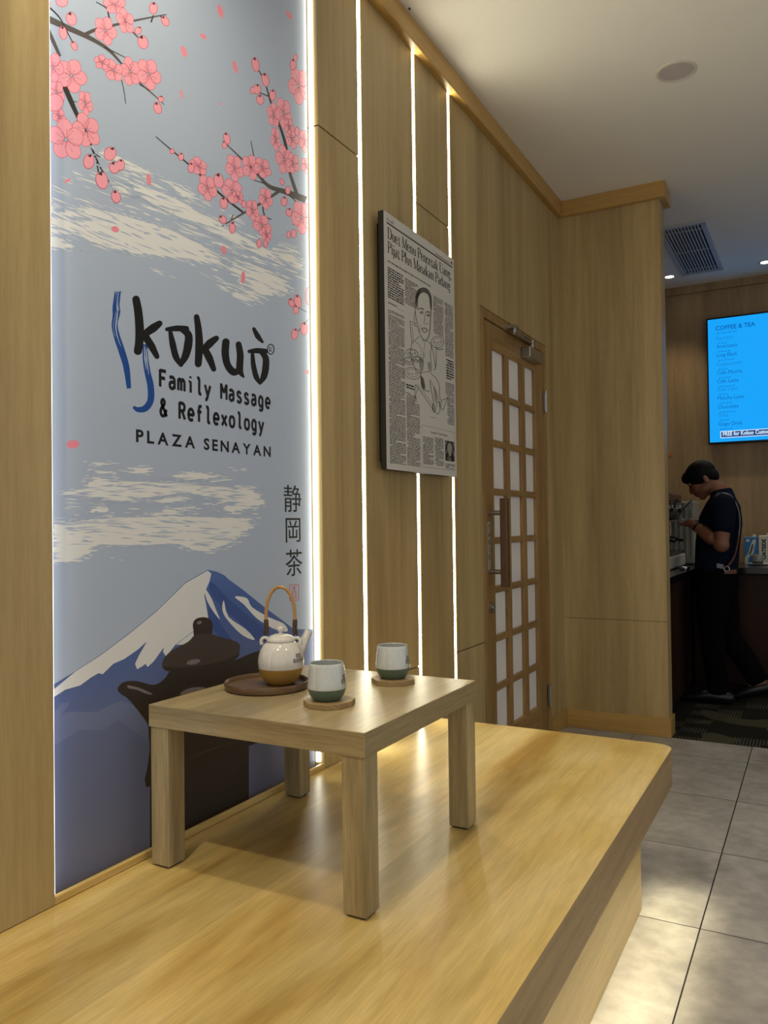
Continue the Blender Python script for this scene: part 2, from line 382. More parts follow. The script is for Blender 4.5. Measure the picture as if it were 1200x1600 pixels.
ar.build('arm', METAL, clo, smooth=True)

# ------------------------------------------------------------------ LED strips
def led(name, a, b, m, label, grp='white LED strips set in the panelled wall'):
    return tag(MB().box(a, b).build(name, m), label, 'led strip', grp)
for y0, y1, z0, lab in ((2.280, 2.302, .462, 'white LED line in the wall nearest the mural, clear of the newspaper board'),
                        (2.690, 2.712, .462, 'white LED line running down behind the middle of the newspaper board'),
                        (3.020, 3.042, .462, 'white LED line nearest the door, behind the right edge of the newspaper board')):
    led('led_strip', (-1.366, y0 + .0005, z0), (XW - .003, y1 - .0005, 3.0), LED, lab)
led('led_strip', (-1.3565, 2.0295, .479), (-1.3425, 2.0345, 3.0), LED_M, 'white LED strip lighting the right edge of the mural', 'white LED strips at the mural edges')
led('led_strip', (-1.350, 1.0625, .479), (-1.332, 1.0665, 3.0), LED_L, 'white LED strip tucked behind the panel at the left edge of the mural', 'white LED strips at the mural edges')

# ------------------------------------------------------------------ downlights
def downlight(x, y, watts, label, spread=110, grp=None, r=.045):
    t = thing('downlight', (x, y, CEIL), label, 'ceiling light', grp)
    MB().lathe([(r + .012, 0), (r + .012, -.005), (r, -.006), (r - .003, -.001)], (x, y, CEIL), 32).build('trim_ring', WHITE, t, smooth=True)
    MB().lathe([(0.0005, -.002), (r - .002, -.002)], (x, y, CEIL), 32).build('lens', LAMP, t)
    L = bpy.data.lights.new('downlight_beam', 'SPOT'); L.energy = watts; L.color = WARM; L.spot_size = radians(spread); L.spot_blend = .9; L.shadow_soft_size = .035
    lo = bpy.data.objects.new('downlight_beam', L); col.objects.link(lo); lo.location = (x, y, CEIL - .02); put(lo, t)
    return t
G1 = 'downlights over the raised platform'
downlight(-.90, 1.12, SPOT_W, 'recessed downlight above the low table', 150, G1)
downlight(-.80, .10, SPOT_W * 1.3, 'recessed downlight above the near end of the platform', 150, G1)
downlight(.55, 1.2, SPOT_W * .35, 'recessed downlight above the tiled aisle', 110, G1)
downlight(.9, -.6, SPOT_W * .8, 'recessed downlight behind the camera over the aisle', 120, G1)
downlight(.12, 5.45, REAR_W * .7, 'unseen downlight added over the coffee bar to brighten the machine', 100, None, .034)  # extra lamp out of view, added to lift the dark coffee machine
downlight(-.975, 6.44, REAR_W, 'small lit downlight beside the partition edge over the coffee bar', 84, 'downlights over the coffee bar', .034)
downlight(-.305, 6.44, REAR_W, 'small lit downlight at the right edge above the blue menu screen', 84, 'downlights over the coffee bar', .034)

# ------------------------------------------------------------------ platform
plat = thing('platform', (-.85, 1.2, 0), 'raised yellow oak platform along the mural wall with a rounded far corner', 'platform')
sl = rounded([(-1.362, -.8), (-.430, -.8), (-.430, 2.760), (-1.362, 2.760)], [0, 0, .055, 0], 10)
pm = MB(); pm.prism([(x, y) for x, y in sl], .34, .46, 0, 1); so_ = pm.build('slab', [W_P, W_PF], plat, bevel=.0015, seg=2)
ba = rounded([(-1.36, -.65), (-.50, -.65), (-.50, 2.585), (-1.36, 2.585)], [0, 0, .05, 0], 8)
MB().prism(ba, 0, .3405).build('plinth', W_PL, plat)
toe = tag(MB().box((-.4875, -.6, .3375), (-.4805, 2.5, .3399)).build('led_strip', LED), 'warm LED strip hidden under the overhang of the platform', 'led strip')
L = bpy.data.lights.new('toe_light', 'AREA'); L.shape = 'RECTANGLE'; L.size = .012; L.size_y = 3.4; L.energy = TOE_W; L.color = (1.0, .9, .6); L.spread = radians(60)
lo = bpy.data.objects.new('toe_light', L); col.objects.link(lo); lo.location = (-.455, 1.02, .334); lo.rotation_euler = (0, radians(-6), 0); put(lo, toe)

# ------------------------------------------------------------------ flat print helper: polygons on the plane x = X, stacked in hair-thin layers
class Print:
    clip = None
    def __init__(s, X, mats): s.X = X; s.mats = mats; s.items = []
    def px(s, x, y): p = on_x(x, y, s.X); return (p.y, p.z)
    def clipped(s, yz):
        for ax, lim, sg in ((0, s.clip[0], 1), (0, s.clip[1], -1), (1, s.clip[2], 1), (1, s.clip[3], -1)) if s.clip else ():
            out = []
            for i in range(len(yz)):
                a, b = yz[i - 1], yz[i]; da, db = (a[ax] - lim) * sg, (b[ax] - lim) * sg
                if (da < 0) != (db < 0): t = da / (da - db); out.append((a[0] + (b[0] - a[0]) * t, a[1] + (b[1] - a[1]) * t))
                if db >= 0: out.append(b)
            yz = out
            if len(yz) < 3: return None
        return yz
    def item(s, polys, m, lay):
        polys = [q for q in (s.clipped(p) for p in polys) if q]
        if polys: s.items.append((lay, len(s.items), polys, m))
    def poly(s, yz, m, lay): s.item([yz], m, lay)
    def ppoly(s, pts, m, lay): s.item([[s.px(*p) for p in pts]], m, lay)
    def line(s, pts, ws, m, lay, cap=False, f=lambda p: p):      # ribbon of changing width through pts, mapped to the plane by f
        N = len(pts); L_, R_ = [], []
        for i in range(N):
            a = pts[max(i - 1, 0)]; b = pts[min(i + 1, N - 1)]; dx, dy = b[0] - a[0], b[1] - a[1]; d = math.hypot(dx, dy) or 1
            nx, ny = -dy / d * ws[i] / 2, dx / d * ws[i] / 2
            L_.append((pts[i][0] + nx, pts[i][1] + ny)); R_.append((pts[i][0] - nx, pts[i][1] - ny))
        P = [[f(q) for q in (L_[i], L_[i + 1], R_[i + 1], R_[i])] for i in range(N - 1)]
        if cap:
            for e, i, k in ((0, 0, 1), (N - 1, N - 1, N - 2)):
                dx, dy = pts[e][0] - pts[k][0], pts[e][1] - pts[k][1]; a0 = math.atan2(dy, dx) - pi / 2; r = ws[e] / 2
                if r > .2: P.append([f((pts[e][0] + r * cos(a0 + pi * q / 7), pts[e][1] + r * sin(a0 + pi * q / 7))) for q in range(8)])
        s.item(P, m, lay)
    def widths(s, wid, N):
        if not isinstance(wid, (list, tuple)): return [wid] * N
        if len(wid) == 1: return [wid[0]] * N
        out = []
        for i in range(N):
            t = i / (N - 1) * (len(wid) - 1); k = min(int(t), len(wid) - 2); out.append(wid[k] + (wid[k + 1] - wid[k]) * (t - k))
        return out
    def stroke(s, pts, wid, m, lay, cap=True, sub=5):       # brush line in the pixel space of the photograph
        pts = smooth_line(pts, sub); s.line(pts, s.widths(wid, len(pts)), m, lay, cap, lambda p: s.px(*p))
    def ell(s, c, rx, ry, rot, m, lay, n=14):
        a = radians(rot); s.ppoly([(c[0] + rx * cos(2 * pi * k / n) * cos(a) - ry * sin(2 * pi * k / n) * sin(a), c[1] + rx * cos(2 * pi * k / n) * sin(a) + ry * sin(2 * pi * k / n) * cos(a)) for k in range(n)], m, lay)
    def glyphs(s, vs, fs, m, lay): s.item([[vs[i] for i in f] for f in fs], m, lay)
    def text(s, txt, y0, y1, zb, hcap, m, lay, bold=0.0, track=0.0):
        k = hcap / .727; parts = []; x = 0
        if track:
            for ch in txt:
                if ch == ' ': x += .45; continue
                vs, fs = text2d(ch, bold, 3); a = min(p[0] for p in vs); b = max(p[0] for p in vs)
                parts.append(([(p[0] - a + x, p[1]) for p in vs], fs)); x += b - a + track
            x -= track
        else:
            vs, fs = text2d(txt, bold, 3); a = min(p[0] for p in vs); x = max(p[0] for p in vs) - a; parts = [([(p[0] - a, p[1]) for p in vs], fs)]
        for vs, fs in parts: s.glyphs([(y0 + p[0] / x * (y1 - y0), zb + p[1] * k) for p in vs], fs, m, lay)
    def build(s, name, parent):
        # every patch lies a few microns above whatever it covers
        mb = MB(); names = []; grid = {}; cs = .004
        for lay, seq, polys, m in sorted(s.items, key=lambda t: (t[0], t[1])):
            cells = set()
            for p in polys:
                a0 = int(min(q[0] for q in p) / cs); a1 = int(max(q[0] for q in p) / cs); b0 = int(min(q[1] for q in p) / cs); b1 = int(max(q[1] for q in p) / cs)
                for i in range(a0, a1 + 1):
                    for j in range(b0, b1 + 1): cells.add((i, j))
            lev = 1 + max((grid.get(c, 0) for c in cells), default=0)
            for c in cells: grid[c] = lev
            if m not in names: names.append(m)
            x = s.X + .00001 + lev * .000005
            for p in polys: mb.add([(x, y, z) for y, z in p], [tuple(range(len(p)))], names.index(m))
        return mb.build(name, [s.mats[n_] for n_ in names], parent, fixn=False)
def smooth_line(pts, sub=5):
    if len(pts) < 3: return [tuple(p) for p in pts]
    out = []
    for i in range(len(pts) - 1):
        p0 = pts[max(i - 1, 0)]; p1 = pts[i]; p2 = pts[i + 1]; p3 = pts[min(i + 2, len(pts) - 1)]
        for k in range(sub):
            t = k / sub
            out.append(tuple(.5 * (2 * p1[j] + (p2[j] - p0[j]) * t + (2 * p0[j] - 5 * p1[j] + 4 * p2[j] - p3[j]) * t * t + (3 * p1[j] - p0[j] - 3 * p2[j] + p3[j]) * t ** 3) for j in (0, 1)))
    out.append(tuple(pts[-1])); return out
def smooth_closed(pts, sub=4):
    n = len(pts); out = []
    for i in range(n):
        p0, p1, p2, p3 = pts[i - 1], pts[i], pts[(i + 1) % n], pts[(i + 2) % n]
        for k in range(sub):
            t = k / sub
            out.append(tuple(.5 * (2 * p1[j] + (p2[j] - p0[j]) * t + (2 * p0[j] - 5 * p1[j] + 4 * p2[j] - p3[j]) * t * t + (3 * p1[j] - p0[j] - 3 * p2[j] + p3[j]) * t ** 3) for j in (0, 1)))
    return out

# ------------------------------------------------------------------ the mural
XM = -1.360
def mural_paint(name, stops):
    m, n, l, b = newmat(name)
    tc = n.new('ShaderNodeTexCoord'); sep = n.new('ShaderNodeSeparateXYZ'); l.new(tc.outputs['Object'], sep.inputs[0])
    u = math_(n, l, 'DIVIDE', math_(n, l, 'SUBTRACT', sep.outputs[2], .46), 1.0)
    l.new(ramp(n, l, u, stops), b.inputs['Base Color']); b.inputs['Roughness'].default_value = .55; b.inputs['Specular IOR Level'].default_value = .3
    return m
MP = dict(
    sky=plain('print_sky', 'b0bccf', .5, spec=.35), cloud=plain('print_cloud', 'e6e5e2', .5, spec=.35),
    pink=plain('print_pink', 'f6a5b3', .5, spec=.3), rim=plain('print_dark_pink', 'cc5468', .5, spec=.3), petal=plain('print_petal', 'f0909f', .5, spec=.3),
    twig=plain('print_twig', '3a3433', .5, spec=.3), bark=plain('print_bark', '5a5453', .5, spec=.3),
    ink=plain('print_black', '141413', .5, spec=.3), blue=plain('print_blue', '1d4a93', .5, spec=.3),
    snow=plain('print_snow', 'e2e1df', .5, spec=.35), shine=plain('print_grey', '83797a', .5, spec=.3), pot=plain('print_dark_brown', '393029', .5, spec=.3), lid=plain('print_lid_brown', '4a403a', .5, spec=.3), fold=plain('print_fold', '4b423b', .5, spec=.3),
    hill=mural_paint('print_mountain', [(0, srgb('6d7086')), (.30, srgb('687294')), (.52, srgb('4b64a2')), (.9, srgb('6a80b4'))]),
    hill2=mural_paint('print_mountain_light', [(0, srgb('777a90')), (.35, srgb('727ca0')), (.6, srgb('6b7eae')), (.9, srgb('6d80b2'))]),
    ridge=plain('print_ridge', '415894', .5, spec=.3), seal=plain('print_seal_red', 'c4574f', .5, spec=.3))
mur = thing('mural_panel', (XM, 1.52, .462), 'tall backlit mural of plum blossom, snowy mountain and teapot with black lettering', 'mural')
MB().box((XM - .009, 1.02, .4605), (XM, 2.0265, 3.02)).build('board', MP['sky'], mur)
art = Print(XM, MP); art.clip = (1.021, 2.0255, .461, 3.0); rnd = random.Random(5)
A = lambda pts: [(60 + x / 2.727, y / 2.727) for x, y in pts]
B = lambda pts: [(60 + x / 2.727, 420 + y / 2.727) for x, y in pts]
D = lambda pts: [(60 + x / 2.609, 700 + y / 2.609) for x, y in pts]
k1 = 1 / 2.727
# clouds: solid patches, loose streaks round them, sky-coloured streaks over them
def ragged(poly, amp, r):
    out = []
    n = len(poly)
    for i in range(n):
        a, b = poly[i], poly[(i + 1) % n]; L_ = math.hypot(b[0] - a[0], b[1] - a[1]); k = max(1, int(L_ / 5))
        for j in range(k):
            t = j / k; out.append((a[0] + (b[0] - a[0]) * t + r.uniform(-amp, amp) * 1.3, a[1] + (b[1] - a[1]) * t + r.uniform(-amp, amp) * .22))
    return out
def inside(p, poly):
    c = False; n = len(poly)
    for i in range(n):
        a, b = poly[i], poly[i - 1]
        if (a[1] > p[1]) != (b[1] > p[1]) and p[0] < (b[0] - a[0]) * (p[1] - a[1]) / (b[1] - a[1]) + a[0]: c = not c
    return c
def streaks(hull, n, ang, lmin, lmax, wmin, wmax, m, lay):
    xs = [p[0] for p in hull]; ys = [p[1] for p in hull]; k = 0; tries = 0
    while k < n and tries < n * 40:
        tries += 1; p = (rnd.uniform(min(xs), max(xs)), rnd.uniform(min(ys), max(ys)))
        if not inside(p, hull): continue
        L_ = rnd.uniform(lmin, lmax); wd = rnd.uniform(wmin, wmax); a = radians(ang + rnd.uniform(-6, 6)); ca, sa = cos(a), sin(a)
        pts = []
        for t, s_ in ((-1, 0), (-.6, .7), (-.1, 1), (.35, .6), (1, .1), (.5, -.5), (0, -1), (-.5, -.6)):
            u, v = t * L_ / 2, s_ * wd / 2 * rnd.uniform(.5, 1.2); pts.append((p[0] + u * ca - v * sa, p[1] + u * sa + v * ca))
        if min(q[0] for q in pts) < 68: continue
        art.ppoly(pts, m, lay); k += 1
P1 = [A(p) for p in (
    [(30, 940), (60, 905), (180, 872), (330, 905), (520, 960), (640, 1005), (740, 1065), (870, 1130), (760, 1130), (620, 1105), (420, 1085), (300, 1060), (180, 1010), (30, 990)],
    [(30, 1000), (100, 1010), (180, 1062), (90, 1062), (30, 1050)], [(235, 625), (330, 660), (430, 705), (517, 753), (400, 735), (300, 690)],
    [(30, 855), (110, 880), (220, 935), (90, 925), (30, 895)], [(405, 770), (480, 800), (600, 850), (700, 905), (830, 975), (1000, 1075), (1085, 1150), (980, 1110), (850, 1045), (720, 985), (600, 930), (500, 880), (410, 820)],
    [(780, 1090), (900, 1115), (1010, 1160), (1075, 1215), (1060, 1240), (960, 1270), (890, 1292), (820, 1262), (900, 1235), (850, 1190)],
    [(1000, 1050), (1090, 1065), (1125, 1130), (1100, 1170), (1030, 1140), (980, 1100)], [(550, 785), (640, 800), (700, 855), (620, 850)], [(280, 780), (360, 790), (420, 830), (330, 830)], [(495, 1140), (560, 1172), (500, 1160)])]
for p in P1: art.ppoly(ragged(p, 1.6, rnd), 'cloud', 0)
def edge_streaks(poly, ang, m, lay):
    for a, b in zip(poly, poly[1:] + poly[:1]):
        L_ = math.hypot(b[0] - a[0], b[1] - a[1])
        for k in range(int(L_ / 4.5)):
            t = rnd.random(); c = (a[0] + (b[0] - a[0]) * t, a[1] + (b[1] - a[1]) * t); h = rnd.uniform(5, 14); w_ = rnd.uniform(.8, 1.8); q = radians(ang + rnd.uniform(-8, 8)); ca, sa = cos(q), sin(q)
            art.ppoly([(c[0] + u * h * ca - v * w_ * sa, c[1] + u * h * sa + v * w_ * ca) for u, v in ((-1, 0), (-.4, .7), (.3, .9), (1, .1), (.4, -.6), (-.3, -.8))], m, lay)
for p in P1: edge_streaks(p, 22, 'sky', 2.2); edge_streaks(p, 22, 'cloud', 1.5)
H1 = A([(30, 860), (230, 640), (520, 750), (760, 870), (1010, 1000), (1120, 1060), (1130, 1180), (1000, 1290), (850, 1270), (640, 1130), (420, 1090), (200, 1060), (30, 1040)])
streaks(H1, 240, 22, 8, 46, 1.0, 3.4, 'cloud', 1)
streaks(H1, 300, 22, 8, 40, 1.0, 3.2, 'sky', 2)
P2 = [D(p) for p in (
    [(210, 88), (330, 95), (310, 104), (230, 108)], [(362, 95), (395, 78), (425, 72), (472, 95), (440, 107), (380, 106)], [(205, 56), (260, 55), (330, 70), (230, 73)], [(545, 122), (620, 90), (680, 100), (755, 122), (650, 131), (560, 131)],
    [(60, 185), (200, 160), (215, 112), (290, 125), (330, 130), (600, 140), (700, 152), (870, 158), (905, 195), (912, 225), (880, 245), (790, 267), (740, 255), (795, 225), (720, 205), (600, 185), (450, 205), (330, 222), (200, 200), (100, 190)],
    [(60, 312), (180, 290), (300, 280), (455, 278), (460, 262), (540, 240), (640, 235), (640, 252), (560, 275), (760, 280), (890, 285), (855, 335), (800, 385), (740, 410), (690, 427), (620, 418), (560, 392), (450, 398), (330, 398), (250, 395), (180, 450), (130, 468), (60, 470)],
    [(205, 265), (240, 222), (275, 235), (290, 265)], [(480, 205), (560, 190), (660, 200), (560, 225), (470, 225)], [(305, 448), (375, 450), (320, 455)], [(785, 75), (822, 88), (795, 84)])]
for p in P2: art.ppoly(ragged(p, 1.5, rnd), 'cloud', 0)
for p in P2: edge_streaks(p, 0, 'sky', 2.2); edge_streaks(p, 0, 'cloud', 1.5)
H2 = D([(60, 300), (200, 130), (330, 115), (640, 100), (860, 150), (915, 220), (850, 350), (680, 425), (440, 405), (250, 400), (170, 450), (60, 470)])
streaks(H2, 110, -1, 8, 40, 1.0, 3.0, 'cloud', 1)
streaks(D([(90, 310), (200, 140), (600, 120), (860, 165), (900, 230), (850, 340), (700, 410), (480, 390), (300, 370), (150, 400)]), 230, 2, 8, 46, .9, 3.0, 'sky', 2)
# mountain
art.ppoly(D([(20, 985), (60, 965), (150, 910), (250, 845), (370, 755), (480, 665), (600, 548), (690, 497), (708, 500), (730, 505), (760, 520), (775, 535), (830, 575), (930, 655), (1005, 710), (1040, 738), (1180, 742), (1180, 1620), (20, 1860)]), 'hill', 0)
art.ppoly(smooth_closed(D([(20, 1190), (70, 1100), (130, 1075), (240, 1075), (340, 1030), (430, 1090), (440, 1190), (330, 1110), (270, 1150), (170, 1150), (70, 1210)]), 2), 'hill2', 1)
art.ppoly(D([(62, 1080), (95, 1040), (127, 1035), (120, 1055), (70, 1110)]), 'hill2', 2)
art.ppoly(D([(30, 1018), (55, 978), (62, 985), (150, 912), (250, 848), (370, 758), (480, 668), (600, 551), (690, 500), (705, 512), (697, 545), (686, 570), (676, 600), (684, 640), (692, 690), (680, 715), (640, 740), (560, 800), (520, 850), (508, 830), (512, 812), (495, 835), (470, 870), (445, 893), (437, 880), (420, 892), (402, 902), (394, 880), (410, 845), (443, 788), (405, 822), (350, 860), (305, 880), (262, 922), (245, 918), (215, 935), (170, 968), (110, 985), (62, 1016)]), 'snow', 3)
art.ppoly(D([(640, 742), (560, 802), (690, 800), (700, 760), (690, 690)]), 'snow', 3)
art.ppoly(smooth_closed(D([(705, 545), (760, 600), (850, 680), (930, 745), (900, 790), (830, 720), (740, 640), (700, 590)]), 3), 'ridge', 1)
art.ppoly(smooth_closed(D([(700, 640), (745, 720), (800, 800), (760, 790), (700, 720)]), 3), 'ridge', 1)
art.ppoly(smooth_closed(D([(800, 606), (850, 612), (870, 648), (940, 690), (1000, 716), (1015, 748), (960, 737), (890, 694), (840, 640)]), 3), 'snow', 3)
art.ppoly(smooth_closed(D([(756, 622), (775, 688), (845, 738), (882, 782), (830, 762), (770, 700), (750, 660)]), 3), 'snow', 3)
art.ppoly(smooth_closed(D([(678, 572), (705, 612), (722, 655), (740, 700), (705, 655), (683, 610)]), 3), 'snow', 3)
art.ppoly(D([(830, 670), (885, 700), (900, 725), (870, 705)]), 'ridge', 4)
# printed teapot
art.ppoly(smooth_closed(D([(632, 745), (630, 715), (645, 695), (680, 690), (706, 705), (710, 738), (700, 765), (640, 772)]), 3), 'pot', 5)
art.ppoly(smooth_closed(D([(640, 762), (610, 790), (540, 828), (508, 865), (508, 898), (545, 912), (700, 905), (795, 868), (822, 820), (808, 790), (740, 770), (700, 758)]), 3), 'lid', 5.5)
art.ppoly(smooth_closed(D([(508, 890), (545, 912), (700, 905), (795, 868), (820, 835), (770, 862), (680, 884), (580, 895)]), 3), 'pot', 5.6)
art.ppoly([*smooth_line(D([(340, 1005), (322, 985), (345, 955), (400, 950), (470, 966), (515, 940), (545, 905), (640, 905), (790, 868), (860, 840), (920, 822), (990, 826)]), 3), *D([(1000, 1000), (1000, 1160), (858, 1215), (858, 1440), (590, 1640), (455, 1700), (455, 1390)]),
           (235.5, 1229), (228, 1230), (226, 1218), (231, 1195), (234, 1170), *smooth_line([(232, 1133), (217, 1112), (200, 1092), (188, 1084)], 3)], 'pot', 5)
art.ppoly(smooth_closed(D([(362, 968), (390, 972), (430, 985), (466, 1004), (440, 1002), (400, 985), (370, 980)]), 3), 'shine', 6)
art.ell(D([(632, 872)])[0], 11, 4, -12, 'shine', 6); art.ell(D([(656, 712)])[0], 4, 2.5, -20, 'shine', 6)
art.ppoly(smooth_closed(D([(578, 1005), (600, 985), (640, 975), (680, 978), (640, 1000)]), 3), 'shine', 6)
art.stroke(D([(598, 1270), (700, 1230), (800, 1195)]), [.5, 2, .5], 'fold', 6)
# branches
for pts, wd, m in (
    ([(30, 75), (110, 112), (215, 160), (290, 205), (340, 255), (385, 310), (440, 360), (500, 412), (537, 447)], [30, 24, 18, 12, 8, 7, 5, 3], 'bark'), ([(190, 152), (240, 128), (310, 110), (400, 90), (500, 70), (546, 62)], [18, 14, 11, 7, 4], 'bark'),
    ([(310, 110), (298, 60), (290, 35), (245, 8)], [8, 6, 4], 'twig'), ([(40, 25), (90, 75), (125, 140), (150, 190)], [8, 5, 4], 'twig'), ([(280, 200), (330, 225), (370, 245)], [6, 3], 'twig'), ([(395, 125), (410, 145), (430, 165)], [6, 4], 'twig'),
    ([(352, 330), (365, 390), (372, 442)], [4, 3], 'twig'), ([(430, 360), (470, 382), (482, 380)], [4, 3], 'twig'), ([(480, 95), (490, 65)], [7, 5], 'twig'), ([(520, 68), (535, 90)], [5, 4], 'twig'),
    ([(30, 100), (65, 180), (92, 240)], [16, 16, 12], 'bark'), ([(95, 330), (125, 400), (165, 490), (205, 570), (235, 650), (265, 715)], [20, 22, 14, 9, 6], 'twig'), ([(238, 658), (300, 680), (332, 690)], [8, 5], 'twig'),
    ([(248, 690), (257, 740)], [6, 6], 'twig'), ([(262, 712), (295, 765), (325, 830)], [6, 5], 'twig'), ([(130, 370), (175, 385)], [5, 3], 'twig'), ([(140, 430), (165, 435)], [4, 3], 'twig'), ([(160, 560), (168, 490)], [4, 3], 'twig'),
    ([(1140, 852), (1060, 820), (985, 795), (940, 750), (890, 700), (830, 642), (785, 600)], [30, 22, 14, 9, 6, 4], 'bark'), ([(1025, 815), (950, 865), (880, 905), (820, 940), (780, 966)], [14, 11, 7, 4], 'bark'), ([(820, 940), (830, 915)], [5, 4], 'twig'),
    ([(872, 905), (790, 840), (710, 765), (640, 700), (570, 642), (500, 582)], [9, 8, 6, 4], 'twig'), ([(1105, 840), (1085, 780), (1072, 740)], [16, 12], 'bark'), ([(1072, 740), (1060, 650), (1040, 570), (1010, 490), (985, 420), (965, 350), (928, 280)], [12, 12, 9, 6, 4], 'twig'),
    ([(985, 412), (930, 390)], [5, 4], 'twig'), ([(918, 665), (905, 600)], [4, 3], 'twig'), ([(965, 782), (910, 765)], [5, 3], 'twig'), ([(955, 880), (965, 920), (992, 935)], [6, 4], 'twig'), ([(1065, 830), (1100, 870), (1085, 960)], [5, 3], 'twig'), ([(700, 745), (690, 690)], [4, 3], 'twig')):
    art.stroke(A(pts), [x * k1 for x in wd], m, 1, False)
for pts in ([(1075, 140), (1100, 160), (1145, 185)], [(1095, 280), (1120, 250), (1150, 215)]): art.stroke(B(pts), [4 * k1, 2 * k1], 'twig', 1, False)
def petal(c, rx, ry, rot, lay):
    art.ell(c, rx + .9, ry + .9, rot, 'rim', lay, 16); art.ell(c, rx, ry, rot, 'pink', lay + .5, 16)
def flower(c, r, rot, sq=1.0, tilt=0, lay=7):
    r *= k1; cx, cy = 60 + c[0] * k1, c[1] * k1; ct, st_ = cos(radians(tilt)), sin(radians(tilt))
    def T(u, v): v *= sq; return (cx + u * ct - v * st_, cy + u * st_ + v * ct)
    for k in (0, 2, 4, 1, 3):
        for ex, m in ((.75, 'rim'), (0, 'pink')):
            a = radians(rot + 72 * k); pts = []
            for j in range(16):
                t = 2 * pi * j / 16; u = r * .58 + (r * .46 + ex) * cos(t); v = (r * .43 + ex) * sin(t); pts.append(T(u * cos(a) - v * sin(a), u * sin(a) + v * cos(a)))
            art.ppoly(pts, m, lay)
    for k in range(5):
        a = radians(rot + 72 * k); p = [T(r * .97 * cos(a), r * .97 * sin(a)), T(r * .90 * cos(a), r * .90 * sin(a))]
        b = radians(rot + 72 * k + 36)
        art.stroke([T(r * .12 * cos(b), r * .12 * sin(b)), T(r * .72 * cos(b), r * .72 * sin(b))], [.35], 'rim', lay + 1, False)
    for k in range(10):
        a = radians(rot + 36 * k + 9); q = r * (.38 + .12 * (k % 3)); art.stroke([T(r * .06 * cos(a), r * .06 * sin(a)), T(q * cos(a), q * sin(a))], [.3], 'twig', lay + 1.3, False)
        art.ell(T(q * cos(a), q * sin(a)), .55, .55, 0, 'twig', lay + 1.4, 6)
FL = [(285, 130, 62, 10, .72, 70), (325, 20, 48, 30, .8, 20), (370, 90, 56, 50, .62, 70), (140, 322, 74, 20, .82, 60), (62, 285, 62, 0, .7, 80), (470, 315, 68, 15, .7, 70), (392, 305, 62, 40, .66, 75), (318, 300, 52, 0, .7, 50), (270, 265, 34, 20, .8, 40),
      (200, 440, 54, 10, .55, 80), (205, 555, 76, 45, .7, 65), (118, 595, 90, 60, .78, 65), (78, 395, 54, 15, .6, 80), (88, 495, 38, 30, .7, 60), (835, 715, 58, 20, .62, 75), (905, 712, 54, 0, .65, 75), (955, 715, 46, 40, .7, 60), (682, 708, 44, 0, .7, 50),
      (720, 800, 56, 25, .68, 70), (828, 815, 56, 45, .72, 60), (968, 845, 46, 15, .62, 80), (952, 958, 50, 30, .7, 60), (912, 895, 44, 10, .6, 80), (972, 1000, 34, 0, .6, 80), (1045, 482, 66, 20, .52, 80), (1002, 490, 52, 50, .5, 82), (1010, 592, 50, 10, .4, 85),
      (1048, 680, 62, 35, .56, 80), (1080, 590, 44, 0, .6, 75), (1084, 695, 44, 25, .6, 80), (1110, 365, 80, 20, .55, 80), (1134, 600, 48, 5, .5, 85), (1122, 925, 70, 15, .62, 80), (1140, 705, 34, 5, .6, 80), (1068, 540, 34, 5, .6, 80), (850, 840, 30, 5, .6, 60)]
for i, (x, y, r, ro, sq, ti) in enumerate(FL): flower((x, y), r, ro, sq, ti, 7 + (i % 3) * 3)
BUDS = [(140, 80, 20, 28, -20), (105, 140, 15, 28, -10), (152, 195, 11, 20, -25), (100, 8, 24, 20, 10), (38, 20, 12, 24, 0), (490, 35, 16, 24, 0), (540, 90, 13, 22, -30), (425, 130, 12, 16, 20), (445, 180, 20, 28, -20), (522, 422, 10, 12, 0), (508, 460, 15, 24, -20), (215, 688, 22, 30, 5), (305, 655, 24, 28, 20), (350, 702, 16, 22, 0), (323, 714, 20, 24, -20),
        (270, 768, 24, 36, -15), (330, 838, 18, 26, -15), (70, 437, 34, 36, 0), (925, 275, 14, 30, -12), (967, 340, 14, 28, -12), (998, 405, 12, 22, 0), (932, 380, 15, 20, 0), (945, 425, 14, 20, -10), (912, 385, 8, 15, 0), (803, 590, 12, 24, -15), (793, 620, 9, 12, 0), (570, 645, 8, 10, 0), (608, 668, 10, 15, 0), (650, 715, 12, 20, 0),
        (768, 770, 20, 30, -10), (790, 865, 15, 24, -10), (785, 935, 13, 18, -40), (826, 970, 12, 24, 0), (940, 1038, 9, 18, 0), (967, 1038, 7, 16, 0), (1047, 858, 12, 19, 0), (1068, 905, 12, 16, 0), (1085, 275, 12, 22, 0), (1095, 245, 7, 14, 0), (1038, 775, 7, 14, -15), (1066, 1000, 7, 14, 0), (1088, 995, 9, 18, 0), (875, 870, 9, 14, 0), (1063, 810, 9, 16, 0),
        (1102, 560, 8, 18, 0), (1078, 1290, 11, 18, -20), (1105, 1283, 14, 26, -10), (1097, 1320, 11, 17, 0), (1092, 1423, 13, 22, 8), (1132, 1400, 14, 26, 0), (1149, 1262, 9, 36, 0)]
for x, y, rx, ry, ro in BUDS:
    c = (60 + x * k1, y * k1); petal(c, rx * k1, ry * k1, ro, 16)
    if 9 < rx < 30:
        a = radians(ro + 90); s_ = -1 if (x < 200 and y < 160) or y < 110 or (900 < x < 1000 and y < 450) else -1
        art.stroke([(c[0] - ry * k1 * .95 * cos(a), c[1] - ry * k1 * .95 * sin(a)), (c[0] - ry * k1 * .55 * cos(a) + rx * k1 * .3, c[1] - ry * k1 * .55 * sin(a))], [rx * k1 * .9, .3], 'twig', 17, False)
